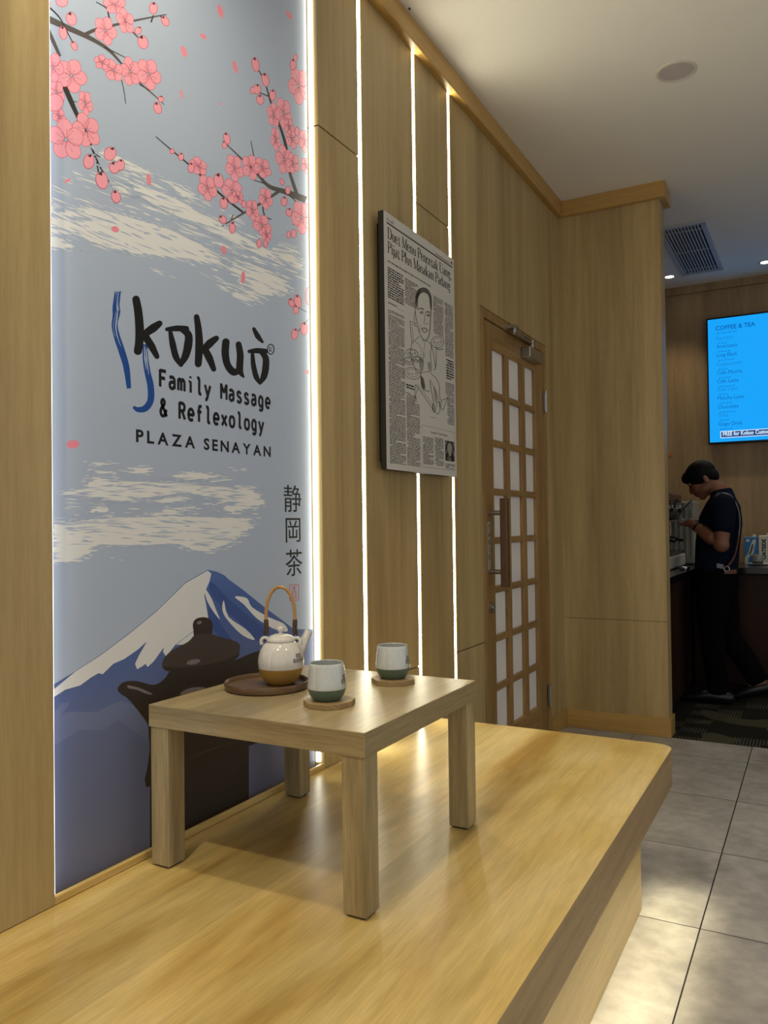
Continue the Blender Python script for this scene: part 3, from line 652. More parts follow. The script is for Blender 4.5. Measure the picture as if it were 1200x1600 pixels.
for x, y, rx, ry, ro in ((775, 48, 11, 29, -15), (1068, 65, 9, 22, -35), (703, 155, 8, 18, -50), (620, 220, 11, 26, -20), (838, 285, 9, 29, -15), (610, 400, 5, 21, -15), (778, 443, 5, 6, 0), (123, 770, 16, 6, -35), (470, 765, 10, 27, -8), (42, 938, 15, 24, 0), (327, 977, 17, 13, 20), (790, 1065, 11, 19, -15), (872, 1183, 9, 27, 3), (147, 1893, 28, 18, -5), (47, 1578, 6, 12, 0), (1145, 1585, 8, 10, -30)):
    art.ell((60 + x * k1, y * k1), rx * k1, ry * k1, ro, 'petal', 4)
# lettering
BW = 1.07
for pts, wd in (([(416, 130), (425, 180), (431, 250), (430, 310), (424, 350)], [30, 33, 35, 34, 33]), ([(516, 233), (490, 252), (462, 272), (444, 292)], [24, 34, 30, 30]), ([(458, 292), (482, 330), (505, 374)], [30, 30, 20]),
                ([(548, 258), (590, 254), (630, 256)], [16, 24, 24]), ([(606, 254), (638, 280), (638, 325), (626, 372), (606, 408)], [22, 30, 34, 30, 18]), ([(562, 268), (572, 320), (586, 375), (608, 410)], [16, 26, 26, 16]),
                ([(674, 205), (682, 260), (685, 330), (681, 405)], [22, 28, 32, 28]), ([(758, 296), (730, 318), (704, 345)], [22, 32, 26]), ([(708, 342), (728, 380), (747, 428)], [28, 30, 20]),
                ([(799, 312), (796, 360), (806, 410), (832, 440), (858, 430)], [30, 30, 28, 30, 20]), ([(853, 322), (860, 370), (858, 430), (874, 461)], [24, 28, 28, 8]),
                ([(898, 352), (930, 349), (966, 352)], [14, 22, 22]), ([(946, 348), (968, 380), (968, 425), (960, 460), (945, 487)], [20, 26, 28, 26, 12]), ([(912, 362), (916, 410), (928, 460), (945, 488)], [14, 20, 22, 12]),
                ([(918, 256), (935, 288), (955, 312)], [14, 22, 10])):
    art.stroke(B(pts), [x * k1 * BW for x in wd], 'ink', 22, True, 8)
ring = [(990 + 14 * cos(t), 343 + 21 * sin(t)) for t in [2 * pi * i / 20 for i in range(21)]]
art.stroke(B(ring), [4.5 * k1], 'ink', 22, False, 2)
art.stroke(B([(985, 354), (985, 333), (993, 335), (993, 343), (985, 344), (995, 354)]), [3 * k1], 'ink', 22, False, 1)
for pts, wd in (([(338, 98), (331, 150), (332, 190), (325, 240), (335, 290), (355, 350), (375, 420), (386, 510)], [26, 26, 34, 26, 26, 28, 28, 26, 18]), ([(455, 322), (456, 380), (465, 440), (478, 500), (478, 560), (456, 594), (425, 600), (404, 588)], [20, 24, 26, 28, 28, 28, 22, 10])):
    art.stroke(B(pts), [x * k1 for x in wd], 'blue', 20, False, 8)
for pts in ([(332, 95), (326, 150), (328, 185), (318, 245), (328, 290)], [(341, 100), (334, 150), (336, 195), (330, 250), (340, 300), (352, 330)], [(346, 110), (340, 160), (342, 180)], [(352, 98), (345, 140)], [(452, 330), (454, 385), (460, 430)], [(460, 340), (462, 390), (470, 450)]):
    art.stroke(B(pts), [1.2, 2.2, .5], 'sky', 21, False)
for pts in ([(328, 105), (324, 150), (326, 185), (316, 240), (322, 285)], [(337, 97), (330, 150), (333, 190)], [(349, 95), (343, 150), (345, 175)]):
    art.stroke(B(pts), [2.2, 2.4, 1.6], 'blue', 21.5, False)
MG = {
 'F': ([[(.2, 0), (.2, 1)], [(.2, .95), (.85, .95)], [(.2, .52), (.75, .52)]], 0), 'a': ([[(.2, .62), (.38, .70), (.6, .68), (.74, .54), (.74, .02)], [(.74, .40), (.45, .40), (.24, .32), (.22, .14), (.36, .03), (.56, .04), (.74, .18)]], 0),
 'm': ([[(.12, 0), (.12, .68)], [(.12, .52), (.25, .68), (.40, .64), (.46, .48), (.46, 0)], [(.46, .50), (.60, .68), (.76, .64), (.84, .48), (.84, 0)]], 0), 'i': ([[(.28, .66), (.52, .66), (.52, 0)], [(.5, .88), (.5, 1.0)]], 0),
 'l': ([[(.26, .96), (.50, .96), (.50, .16), (.58, .04), (.76, .05)]], 0), 'y': ([[(.16, .68), (.5, .02)], [(.84, .68), (.5, .0), (.36, -.22), (.18, -.24)]], 0),
 'M': ([[(.14, 0), (.14, 1)], [(.14, .98), (.5, .42)], [(.5, .42), (.86, .98)], [(.86, 0), (.86, 1)]], 0), 's': ([[(.74, .58), (.52, .69), (.30, .64), (.26, .48), (.46, .36), (.68, .28), (.74, .14), (.56, .02), (.36, .02), (.20, .12)]], 0),
 'g': ([[(.74, .66), (.74, -.02), (.66, -.2), (.44, -.25), (.24, -.19)], [(.74, .50), (.58, .68), (.36, .66), (.22, .48), (.22, .22), (.36, .05), (.58, .05), (.74, .2)]], 0), 'e': ([[(.22, .36), (.78, .36), (.76, .54), (.60, .68), (.38, .67), (.22, .50), (.2, .28), (.30, .08), (.50, .02), (.74, .1)]], 0),
 '&': ([[(.86, .0), (.34, .66), (.28, .82), (.40, .96), (.56, .94), (.62, .80), (.52, .64), (.28, .46), (.18, .26), (.26, .06), (.48, .02), (.68, .14), (.80, .42)]], 0), 'R': ([[(.2, 0), (.2, 1)], [(.2, .95), (.58, .95), (.76, .84), (.76, .62), (.58, .50), (.2, .50)], [(.50, .50), (.82, 0)]], 0),
 'f': ([[(.42, 0), (.42, .78), (.52, .96), (.76, .95)], [(.20, .62), (.74, .62)]], 0), 'x': ([[(.18, .68), (.82, 0)], [(.82, .68), (.18, 0)]], 0), 'o': ([[(.5, .68), (.30, .62), (.2, .44), (.2, .24), (.30, .06), (.5, .01), (.70, .06), (.8, .24), (.8, .44), (.70, .62), (.5, .68)]], 0)}
def mono_line(txt, l, r, cap):
    y0, zb = art.px(*B([l])[0]); y1, _ = art.px(*B([r])[0]); _, zt = art.px(*B([(l[0], l[1] - cap)])[0]); adv = (y1 - y0) / len(txt); h = zt - zb; q = adv * .275
    for i, ch in enumerate(txt):
        if ch == ' ': continue
        for pts in MG[ch][0]:
            P_ = [(y0 + (i + .5 + (x - .5) * .94) * adv, zb + y * h) for x, y in pts]
            if len(pts) > 3: P_ = smooth_line(P_, 4)
            art.line(P_, [q] * len(P_), 'ink', 22, False)
def tline(txt, l, r, cap, bold, mono):
    y0, zb = art.px(*B([l])[0]); y1, _ = art.px(*B([r])[0]); _, zt = art.px(*B([(l[0], l[1] - cap)])[0])
    art.text(txt, y0, y1, zb, zt - zb, 'ink', 22, bold, mono)
mono_line('Family Massage', (510, 500), (992, 596), 73)
mono_line('& Reflexology', (513, 625), (964, 697), 73)
tline('PLAZA SENAYAN', (416, 736), (990, 799), 54, .03, .22)
def kanji(ch, box):
    x0, x1, y0, y1 = box; vs, fs = text2d(ch, 0.0, 2); xs = [p[0] for p in vs]; ys = [p[1] for p in vs]
    a = art.px(x0, (y0 + y1) / 2)[0]; b = art.px(x1, (y0 + y1) / 2)[0]; zt = art.px((x0 + x1) / 2, y0)[1]; zb = art.px((x0 + x1) / 2, y1)[1]
    for dx in (0.0, .0016): art.glyphs([(dx + a + (p[0] - min(xs)) / (max(xs) - min(xs)) * (b - a), zb + (p[1] - min(ys)) / (max(ys) - min(ys)) * (zt - zb)) for p in vs], fs, 'ink', 22)
kanji('静', (443.2, 470.2, 758, 800)); kanji('岡', (446.2, 469, 809.5, 847.5)); kanji('茶', (446.4, 472, 858.5, 900))
sx0, sx1, sy0, sy1 = 452.5, 466.5, 913, 939
for a, b in (((sx0, sy0 + 1), (sx1, sy0)), ((sx0, sy1), (sx1, sy1 - 1.5)), ((sx0, sy0 + 1), (sx0, sy1)), ((sx1, sy0), (sx1, sy1 - 1.5)), ((sx0 + 3, sy0 + 4), (sx1 - 3, sy0 + 3)), ((sx0 + 3, sy0 + 7), (sx1 - 3, sy0 + 6)), ((sx0 + 7, sy0 + 3), (sx0 + 7, sy0 + 11)), ((sx0 + 3, sy0 + 11), (sx1 - 3, sy0 + 10)),
             ((sx0 + 3, sy0 + 14), (sx1 - 3, sy0 + 13)), ((sx0 + 4, sy0 + 14), (sx0 + 4, sy0 + 22)), ((sx1 - 4, sy0 + 14), (sx1 - 4, sy0 + 22)), ((sx0 + 4, sy0 + 18), (sx1 - 4, sy0 + 17)), ((sx0 + 3, sy0 + 22), (sx1 - 3, sy0 + 21))):
    art.stroke([a, b], [1.0], 'seal', 20, False)
art.build('printed_artwork', mur)

# ------------------------------------------------------------------ newspaper board
XN = -1.281
NP = dict(paper=plain('newsprint', 'cdc8be', .6, spec=.3), ink=plain('news_ink', '24211e', .6, spec=.3), grey=plain('news_grey', '5e5850', .6, spec=.3), pale=plain('news_pale_wash', '98928a', .6, spec=.3))
nb = thing('newspaper_board', (XN - .02, 2.66, 1.386), 'mounted newspaper page with a line drawing hung over the LED lines', 'wall board')
NY0, NY1, NZ0, NZ1 = 2.367, 2.962, 1.387, 2.272
EDGE = plain('board_edge_dark', '12110f', .8, spec=.1)
mb = MB(); mb.box((XN - .022, NY0, NZ0), (XN, NY1, NZ1)); mb.m = [1, 1, 1, 0, 1, 1]
mb.build('board', [NP['paper'], EDGE], nb)
MB().box((XN - .043, NY0 + .03, NZ0 + .03), (XN - .0225, NY1 - .03, NZ1 - .03)).build('backing_frame', EDGE, nb)
npz = Print(XN, NP)
def nyz(u, v): return (NY0 + u * (NY1 - NY0), NZ1 - v * (NZ1 - NZ0))
def nrect(u0, u1, v0, v1, m='ink', lay=1):
    a = nyz(u0, v0); b = nyz(u1, v1); npz.poly([(a[0], b[1]), (b[0], b[1]), (b[0], a[1]), (a[0], a[1])], m, lay)
nr = random.Random(11)
def column(u0, u1, v0, v1, pitch=.0062, ht=.0032, m='ink'):
    v = v0
    while v + ht < v1:
        u = u0 + (.02 if nr.random() < .09 else 0); end = u1 if nr.random() > .1 else u0 + (u1 - u0) * nr.uniform(.35, .9)
        while u < end - .006:
            wd = min(nr.uniform(.014, .05), end - u); nrect(u, u + wd, v, v + ht * nr.uniform(.85, 1.1), m); u += wd + .005
        v += pitch
nrect(.035, .975, .0375, .0435); nrect(.70, .93, .028, .032, 'grey'); nrect(.95, .975, .016, .030, 'grey')
column(.04, .245, .212, .335, .0095, .0058); column(.26, .44, .216, .322); column(.66, .815, .22, .385); column(.84, .975, .222, .462)
nrect(.04, .15, .349, .353); nrect(.15, .245, .357, .3582, 'grey')
column(.85, .975, .474, .566, .0118, .0074); column(.835, .975, .58, .64); column(.86, .975, .645, .77)
column(.075, .245, .377, .392); column(.04, .245, .395, .975); column(.26, .37, .645, .668, .011, .007); column(.26, .40, .68, .715); column(.26, .44, .717, .975)
for a, b in (((.465, .797), (.975, .7985)), ((.465, .972), (.975, .9735)), ((.465, .797), (.467, .973)), ((.973, .797), (.975, .973))): nrect(a[0], b[0], a[1], b[1], 'grey')
column(.48, .635, .845, .965); column(.655, .79, .838, .965); column(.815, .965, .945, .968)
nrect(.815, .965, .842, .932, 'ink', 1)
for c, rx, ry, m in (((.89, .873), .042, .024, 'pale'), ((.89, .893), .026, .018, 'pale'), ((.89, .925), .012, .010, 'pale')):
    npz.poly([nyz(c[0] + rx * cos(t), c[1] + ry * sin(t)) for t in [-2 * pi * i / 16 for i in range(16)]], m, 2)
for a, b in (((.82, .86), (.835, .845)), ((.825, .90), (.845, .88)), ((.95, .86), (.94, .846)), ((.955, .905), (.935, .885)), ((.85, .926), (.86, .91))): npz.poly([nyz(a[0], a[1]), nyz(a[0] + .012, a[1]), nyz(b[0] + .012, b[1]), nyz(b[0], b[1])], 'pale', 2)
y0, z0 = nyz(.60, .824); y1, _ = nyz(.85, 0); npz.text('Inovasi Tiada Henti', y0, y1, z0, .0085, 'ink', 1, .02)
y0, z0 = nyz(.04, .0325); y1, _ = nyz(.125, 0); npz.text('Profil', y0, y1, z0, .012, 'ink', 1, 0)
# serif headline: stroke alphabet on a unit grid (x right, y up, cap height 1, x-height .62); T thick, t thin
Tk, tn = .105, .042
GL = {
 'D': (.74, [([(.14, 0), (.14, 1)], Tk), ([(.14, .98), (.40, .98), (.60, .82), (.66, .5), (.60, .18), (.40, .02), (.14, .02)], (tn, tn, Tk, Tk, Tk, tn, tn)), ([(0, .02), (.2, .02)], tn), ([(0, .98), (.2, .98)], tn)]),
 'M': (.95, [([(.13, 0), (.13, 1)], tn), ([(.13, 1), (.47, .06)], Tk), ([(.47, .06), (.80, 1)], tn), ([(.80, 0), (.80, 1)], Tk), ([(0, .02), (.25, .02)], tn), ([(.68, .02), (.94, .02)], tn), ([(0, .98), (.16, .98)], tn), ([(.78, .98), (.94, .98)], tn)]),
 'P': (.64, [([(.14, 0), (.14, 1)], Tk), ([(.14, .98), (.40, .98), (.56, .86), (.56, .64), (.40, .50), (.14, .50)], (tn, tn, Tk, Tk, tn, tn)), ([(0, .02), (.28, .02)], tn), ([(0, .98), (.2, .98)], tn)]),
 'U': (.80, [([(.15, 1), (.15, .3), (.24, .06), (.40, 0), (.56, .06), (.65, .3), (.65, 1)], (Tk, Tk, .08, tn, tn, tn, tn)), ([(.02, .98), (.28, .98)], tn), ([(.54, .98), (.76, .98)], tn)]),
 'u': (.60, [([(.12, .62), (.12, .18), (.2, .02), (.32, .02), (.44, .14)], (Tk, Tk, tn, tn, tn)), ([(.46, .62), (.46, 0)], Tk), ([(.02, .60), (.14, .60)], tn), ([(.36, .60), (.48, .60)], tn), ([(.46, .02), (.56, .02)], tn)]),
 'e': (.52, [([(.07, .36), (.44, .36)], tn), ([(.44, .36), (.42, .54), (.27, .63), (.12, .54), (.07, .32), (.12, .1), (.28, 0), (.45, .12)], (Tk, tn, tn, Tk, Tk, Tk, tn, tn))]),
 't': (.40, [([(.17, .84), (.17, .14), (.26, 0), (.37, .06)], (tn, Tk, Tk, tn)), ([(.03, .60), (.34, .60)], tn)]),
 'n': (.62, [([(.13, 0), (.13, .62)], Tk), ([(.13, .48), (.26, .62), (.38, .62), (.47, .5), (.47, 0)], (tn, tn, tn, Tk, Tk)), ([(.02, .60), (.14, .60)], tn), ([(.03, .02), (.24, .02)], tn), ([(.37, .02), (.58, .02)], tn)]),
 'c': (.48, [([(.42, .50), (.27, .63), (.12, .54), (.07, .32), (.12, .1), (.27, 0), (.43, .12)], (Tk, tn, Tk, Tk, Tk, tn, tn))]),
 'a': (.52, [([(.08, .50), (.16, .62), (.28, .62), (.36, .52), (.36, .12), (.42, .01), (.49, .05)], (.07, tn, tn, Tk, Tk, tn, tn)), ([(.36, .38), (.18, .34), (.08, .22), (.09, .08), (.20, 0), (.36, .14)], (tn, tn, Tk, Tk, tn, tn))]),
 'k': (.60, [([(.13, 0), (.13, 1)], Tk), ([(.13, .24), (.42, .58)], tn), ([(.24, .38), (.47, .02)], Tk), ([(.02, .98), (.14, .98)], tn), ([(.03, .02), (.24, .02)], tn), ([(.38, .02), (.58, .02)], tn), ([(.34, .60), (.50, .60)], tn)]),
 'g': (.54, [([(.25, .63), (.11, .56), (.09, .38), (.24, .27), (.38, .36), (.38, .54), (.25, .63)], (tn, Tk, Tk, tn, Tk, Tk, tn)), ([(.16, .27), (.1, .16), (.2, .07), (.40, .04), (.46, -.10), (.36, -.22), (.16, -.24), (.06, -.14), (.14, -.02)], (tn, tn, .07, Tk, .07, tn, tn, tn, tn)), ([(.38, .58), (.50, .62)], tn)]),
 'i': (.30, [([(.14, 0), (.14, .62)], Tk), ([(.13, .80), (.15, .90)], .12), ([(.03, .60), (.15, .60)], tn), ([(.03, .02), (.26, .02)], tn)]),
 'j': (.30, [([(.15, .62), (.15, -.10), (.09, -.23), (-.02, -.20)], (Tk, Tk, tn, tn)), ([(.14, .80), (.16, .90)], .12), ([(.04, .60), (.16, .60)], tn)]),
 'l': (.29, [([(.13, 0), (.13, 1)], Tk), ([(.02, .98), (.14, .98)], tn), ([(.02, .02), (.25, .02)], tn)]),
 's': (.44, [([(.36, .50), (.26, .63), (.13, .60), (.08, .48), (.16, .38), (.30, .30), (.37, .17), (.30, .03), (.16, 0), (.07, .12)], (tn, tn, .07, .07, Tk, Tk, .07, .06, tn, tn))]),
 'd': (.58, [([(.43, 0), (.43, 1)], Tk), ([(.43, .50), (.30, .62), (.14, .55), (.07, .32), (.13, .08), (.27, 0), (.43, .14)], (tn, tn, Tk, Tk, Tk, tn, tn)), ([(.32, .98), (.44, .98)], tn), ([(.43, .02), (.55, .02)], tn)]),
 ',': (.24, [([(.08, .06), (.12, -.04), (.06, -.16)], (.11, .08, .02))]), ' ': (.30, [])}
def serif(txt, u0, u1, vb, cap, lay=1):
    tot = sum(GL[c][0] for c in txt); y0, zb = nyz(u0, vb); y1, _ = nyz(u1, vb); sx = (y1 - y0) / tot; sz = cap; x = 0
    for c in txt:
        for pts, wd in GL[c][1]:
            if isinstance(wd, (int, float)): wd = (wd,) * len(pts)
            P_ = smooth_line([tuple(p) for p in pts], 4); ws = npz.widths([q * 1.55 for q in wd], len(P_))
            npz.line(P_, ws, 'ink', lay, False, lambda p, x=x: (y0 + (x + p[0]) * sx, zb + p[1] * sz))
        x += GL[c][0]
serif('Duet Menu Pencetak Uang,', .045, .955, .100, .039); serif('Pijat Plus Masakan Padang', .045, .935, .155, .039)
column(.04, .90, .186, .196, .02, .0058, 'grey')
nrect(.042, .066, .378, .3795); nrect(.042, .048, .378, .392); nrect(.042, .066, .391, .3925); nrect(.062, .067, .379, .392); nrect(.045, .064, .384, .3855)
# the line drawing of a seated man with plates
Q = lambda pts: [(590 + x / 3.636, 320 + y / 3.636) for x, y in pts]
def sk(pts, wd=.5, m='ink', lay=2): npz.stroke(Q(pts), [wd * 1.35] if not isinstance(wd, list) else [q * 1.3 for q in wd], m, lay, False, 4)
npz.ppoly(Q(smooth_closed([(216, 520), (228, 485), (255, 472), (282, 480), (300, 510), (306, 560), (300, 600), (296, 560), (288, 515), (262, 498), (240, 510), (228, 540), (225, 580), (217, 570)], 3)), 'grey', 1)
sk([(217, 520), (230, 484), (258, 472), (284, 482), (303, 520), (306, 580), (300, 650), (296, 720), (286, 758), (268, 770), (248, 750), (232, 700), (220, 650), (214, 600), (217, 520)], [.7, .9, .6])
sk([(214, 600), (208, 640), (216, 690), (226, 690)], .5)
for x0 in (0, 38): sk([(236 + x0, 592 + x0 * .5), (250 + x0, 588 + x0 * .5), (262 + x0 * .9, 598 + x0 * .5)], 1.1); sk([(240 + x0, 612 + x0 * .4), (250 + x0, 606 + x0 * .4), (260 + x0, 614 + x0 * .4), (250 + x0, 619 + x0 * .4), (240 + x0, 612 + x0 * .4)], .6); npz.ell(Q([(250 + x0, 612 + x0 * .4)])[0], .9, 1.1, 0, 'ink', 2)
sk([(270, 610), (268, 650), (262, 672), (275, 678), (288, 674)], .5); sk([(250, 705), (265, 700), (285, 712)], .9); sk([(252, 706), (266, 726), (284, 713)], .8); sk([(244, 680), (240, 700), (246, 725)], .4); sk([(224, 670), (235, 720), (250, 750)], [1.6, 1.2], 'pale')
for k in range(9): sk([(222 + k * 3, 505 - k * 3), (218 + k * 2, 560 - k * 6)], .5)
sk([(240, 745), (222, 762), (195, 790), (188, 840), (200, 900)], .6); sk([(268, 772), (290, 780), (305, 800), (300, 850), (306, 930), (300, 950)], .6); sk([(255, 765), (268, 790), (262, 830), (258, 900)], .4); sk([(215, 780), (240, 800), (252, 840)], [1.2, .6], 'pale')
sk([(200, 900), (225, 950), (245, 955), (300, 945)], .6); sk([(238, 855), (270, 850), (262, 870)], .4)
npz.ppoly(Q(smooth_closed([(236, 870), (262, 885), (258, 940), (242, 945)], 3)), 'pale', 1); npz.ppoly(Q(smooth_closed([(245, 975), (262, 990), (270, 1045), (250, 1035)], 3)), 'grey', 1); npz.ppoly(Q(smooth_closed([(318, 1030), (335, 1060), (338, 1120), (325, 1110)], 3)), 'pale', 1); npz.ppoly(Q(smooth_closed([(285, 895), (300, 900), (300, 940), (288, 935)], 3)), 'pale', 1)
sk([(184, 660), (188, 720), (196, 790)], .6); sk([(184, 660), (216, 676)], .6); sk([(192, 678), (214, 686)], .4); sk([(196, 690), (205, 780)], .4)
for c, rx, ry, ro in (((196, 842), 34, 22, 18), ((178, 888), 30, 20, 25), ((228, 878), 26, 16, 10), ((198, 958), 48, 32, 14), ((340, 780), 36, 32, 10)):
    pts = [(c[0] + rx * cos(t) * cos(radians(ro)) - ry * sin(t) * sin(radians(ro)), c[1] + rx * cos(t) * sin(radians(ro)) + ry * sin(t) * cos(radians(ro))) for t in [2 * pi * i / 16 for i in range(17)]]; sk(pts, .6)
    pts = [(c[0] + (p[0] - c[0]) * .66, c[1] + (p[1] - c[1]) * .66 - 2) for p in pts]; sk(pts, .4)
    for k in range(3): npz.ell(Q([(c[0] + (k - 1) * rx * .4, c[1] + (k % 2) * 5)])[0], 1.3, 1.0, 0, 'grey', 2, 8)
sk([(306, 800), (318, 850), (328, 930), (316, 935)], .6); sk([(330, 820), (334, 870), (328, 930)], .6); sk([(326, 806), (345, 822), (372, 818)], .9)
sk([(245, 955), (248, 1000), (262, 1050), (296, 1060)], .7); sk([(300, 955), (335, 990), (350, 1030), (352, 1080), (362, 1110), (398, 1095)], .6); sk([(296, 1000), (305, 1050), (318, 1120), (326, 1180)], .7); sk([(298, 990), (320, 1040), (345, 1100), (352, 1150)], .5)
sk([(326, 1180), (335, 1130), (352, 1120), (354, 1170), (340, 1190), (332, 1180)], .6); sk([(362, 1112), (360, 1150), (372, 1165), (388, 1120), (398, 1095)], .6); sk([(216, 1020), (300, 1140), (312, 1165)], .6); sk([(228, 1020), (310, 1130)], .4); sk([(216, 1020), (212, 1100), (222, 1060), (232, 1040)], .5)
sk([(312, 1130), (316, 1170), (324, 1180)], [1.2, .8]); sk([(300, 1205), (330, 1212)], .5, 'grey')
npz.build('printed_page', nb)

# ------------------------------------------------------------------ low table
TX0, TX1, TY0, TY1, TZ = -1.297, -.749, 1.284, 1.833, .811
tb = thing('low_table', (-1.023, 1.558, .46), 'square pale oak low table standing on the platform, holding the tea set', 'table')
mb = MB(); mb.box((TX0, TY0, TZ - .048), (TX1, TY1, TZ))
for i, (a, b) in enumerate(zip(mb.f, mb.m)): pass
mb.m = [1, 0, 1, 2, 1, 2]
W_TY = wood('pale_oak_table_side', [srgb('958260'), srgb('a39068'), srgb('ae9c76')], 'Y', .4, 9, 1.0, 1.2, 5.5)
top = mb.build('tabletop', [W_TT, W_TX, W_TY], tb, bevel=.001, seg=1)
LW = .0505
for x0, y0 in ((TX0 + .003, TY0 + .003), (TX1 - .003 - LW, TY0 + .003), (TX0 + .003, TY1 - .003 - LW), (TX1 - .003 - LW, TY1 - .003 - LW)):
    lg = MB().box((x0, y0, .464), (x0 + LW, y0 + LW, TZ - .048)).build('leg', W_TZ, tb, bevel=.001, seg=1)
    MB().box((x0 + .006, y0 + .006, .46), (x0 + LW - .006, y0 + LW - .006, .4645)).build('foot_pad', BLACK, lg)

# ------------------------------------------------------------------ tray, teapot, cups, coasters
ZT2 = TZ
TRX, TRY = -1.168, 1.540
tr = MB(); tr.lathe([(.0005, .002), (.09, .002), (.094, 0), (.099, .003), (.1015, .016), (.1005, .0185), (.098, .0185), (.0965, .017), (.094, .0085), (.09, .0075), (.0005, .0075)], (TRX, TRY, ZT2), 64)
tag(tr.build('tray', W_W, smooth=True), 'round dark walnut tray with a low rim under the teapot', 'tray')
GLAZE = plain('cream_glaze', 'd6d0c4', .12, spec=.6, coat=.6)
def speckle(m):
    n, l, b = m.node_tree.nodes, m.node_tree.links, m.node_tree.nodes['Principled BSDF']; c = b.inputs['Base Color'].default_value[:3]
    tc = n.new('ShaderNodeTexCoord'); no = n.new('ShaderNodeTexNoise'); no.inputs['Scale'].default_value = 90; no.inputs['Detail'].default_value = 5; l.new(tc.outputs['Object'], no.inputs['Vector'])
    l.new(ramp(n, l, no.outputs[0], [(.3, tuple(x * .93 for x in c)), (.6, c)]), b.inputs['Base Color']); return m
speckle(GLAZE)
OCHRE = plain('ochre_clay', 'a57f3a', .38, spec=.45); GREYGLAZE = speckle(plain('grey_white_glaze', 'c9cbc4', .10, spec=.6, coat=.6)); GREEN = plain('green_clay', '566856', .35, spec=.5); INNER = plain('cup_inner_glaze', 'b5b9b4', .2, spec=.5)
STAMP = plain('stamp_brown', '4d4034', .5); STAMPL = plain('stamp_pale', 'cfc6b6', .5); BAMBOO = wood('bamboo', [srgb('a5763c'), srgb('b98a4c'), srgb('c99c5e')], 'Z', .35, 30, .6, 2, 2); WRAP = plain('dark_cane_wrap', '4a3524', .6)
px_, py_, pz_ = -1.145, 1.566, ZT2 + .0075
tp = thing('teapot', (px_, py_, pz_), 'cream and ochre ceramic teapot with arched bamboo handle standing on the tray', 'teapot')
prof = [(.0005, 0), (.030, 0), (.033, .002), (.041, .010), (.0485, .022), (.0525, .034), (.0540, .0400), (.0552, .050), (.0550, .060), (.0528, .072), (.0485, .084), (.042, .094), (.036, .0995), (.0335, .101), (.0325, .0985), (.0005, .0975)]
bd = MB(); bd.lathe(prof, (px_, py_, pz_), 64, mids=[1] * 6 + [0] * 9); bo = bd.build('body', [GLAZE, OCHRE], tp, smooth=True)
ld = MB(); ld.lathe([(.0005, .0985), (.030, .0985), (.0335, .1025), (.034, .105), (.032, .110), (.026, .1155), (.016, .119), (.0055, .1205), (.0045, .123), (.0075, .127), (.009, .1315), (.0075, .136), (.004, .138), (.0005, .1385)], (px_, py_, pz_), 48); ld.build('lid', GLAZE, tp, smooth=True)
e1 = Vector((cos(YAW + .15), sin(YAW + .15), 0)); 
sd = Vector((.30, .95, 0)).normalized()
hx = Vector((.93, .36, 0)).normalized()
base = Vector((px_, py_, pz_))
sp = MB(); sp.tube([base + sd * .040 + Vector((0, 0, .060)), base + sd * .060 + Vector((0, 0, .078)), base + sd * .078 + Vector((0, 0, .105)), base + sd * .086 + Vector((0, 0, .117))], [.018, .0135, .0105, .010], 20, caps=True); sp.build('spout', GLAZE, tp, smooth=True)
for s in (-1, 1):
    lc = base + hx * s * .039 + Vector((0, 0, .100)); tor = MB(); P_ = [lc + hx * (.010 * s * cos(t)) + Vector((0, 0, .0105 * sin(t))) for t in [-.7 + (pi + 1.4) * i / 12 for i in range(13)]]
    tor.tube(P_, .0042, 10); tor.build('lug', GLAZE, tp, smooth=True)
    wr = MB(); wr.tube([lc + Vector((0, 0, .0)), lc + hx * s * .002 + Vector((0, 0, .022)), lc + hx * s * .0005 + Vector((0, 0, .030))], .0016, 8); wr.build('wire_hook', WRAP, tp, smooth=True)
H0 = .122; HA = .0345
arc = [base + hx * (-HA) + Vector((0, 0, H0 + .004)), base + hx * (-HA * 1.04) + Vector((0, 0, H0 + .03))]
for i in range(1, 16):
    t = pi * i / 16; arc.append(base + hx * (-HA * 1.04 * cos(t)) + Vector((0, 0, H0 + .036 + .075 * sin(t) ** .85)))
arc += [base + hx * (HA * 1.04) + Vector((0, 0, H0 + .03)), base + hx * HA + Vector((0, 0, H0 + .004))]
ho = MB().tube(arc, .0042, 14, rnd=True).build('handle', BAMBOO, tp, smooth=True)
for s in (-1, 1):
    MB().tube([base + hx * s * HA + Vector((0, 0, H0)), base + hx * s * HA * 1.04 + Vector((0, 0, H0 + .029))], .0057, 12, rnd=True).build('cane_wrap', WRAP, ho, smooth=True)
def stamps(parent, c, prof_r, zrows, ang0, size, name='maker_stamp'):
    mb = MB()
    for cnt, zc in zrows:
        for i in range(cnt):
            a = ang0 + (i - (cnt - 1) / 2) * size * 1.16 / prof_r(zc)
            def P(u, v, h): r = prof_r(zc + v) + h; aa = a + u / prof_r(zc); return (c[0] + r * cos(aa), c[1] + r * sin(aa), c[2] + zc + v)
            hs = size / 2
            for j in range(2): mb.add([P(-hs + j * hs, -hs, .0004), P(j * hs, -hs, .0004), P(j * hs, hs, .0004), P(-hs + j * hs, hs, .0004)], [(0, 1, 2, 3)], 0)
            for (u0, v0, u1, v1) in ((-.7, .45, .7, .6), (-.1, -.8, .08, .75), (-.6, -.1, .6, .06), (-.65, -.7, -.45, -.1), (.4, -.7, .6, -.1)):
                mb.add([P(u0 * hs, v0 * hs, .0008), P(u1 * hs, v0 * hs, .0008), P(u1 * hs, v1 * hs, .0008), P(u0 * hs, v1 * hs, .0008)], [(0, 1, 2, 3)], 1)
    mb.build(name, [STAMP, STAMPL], parent)
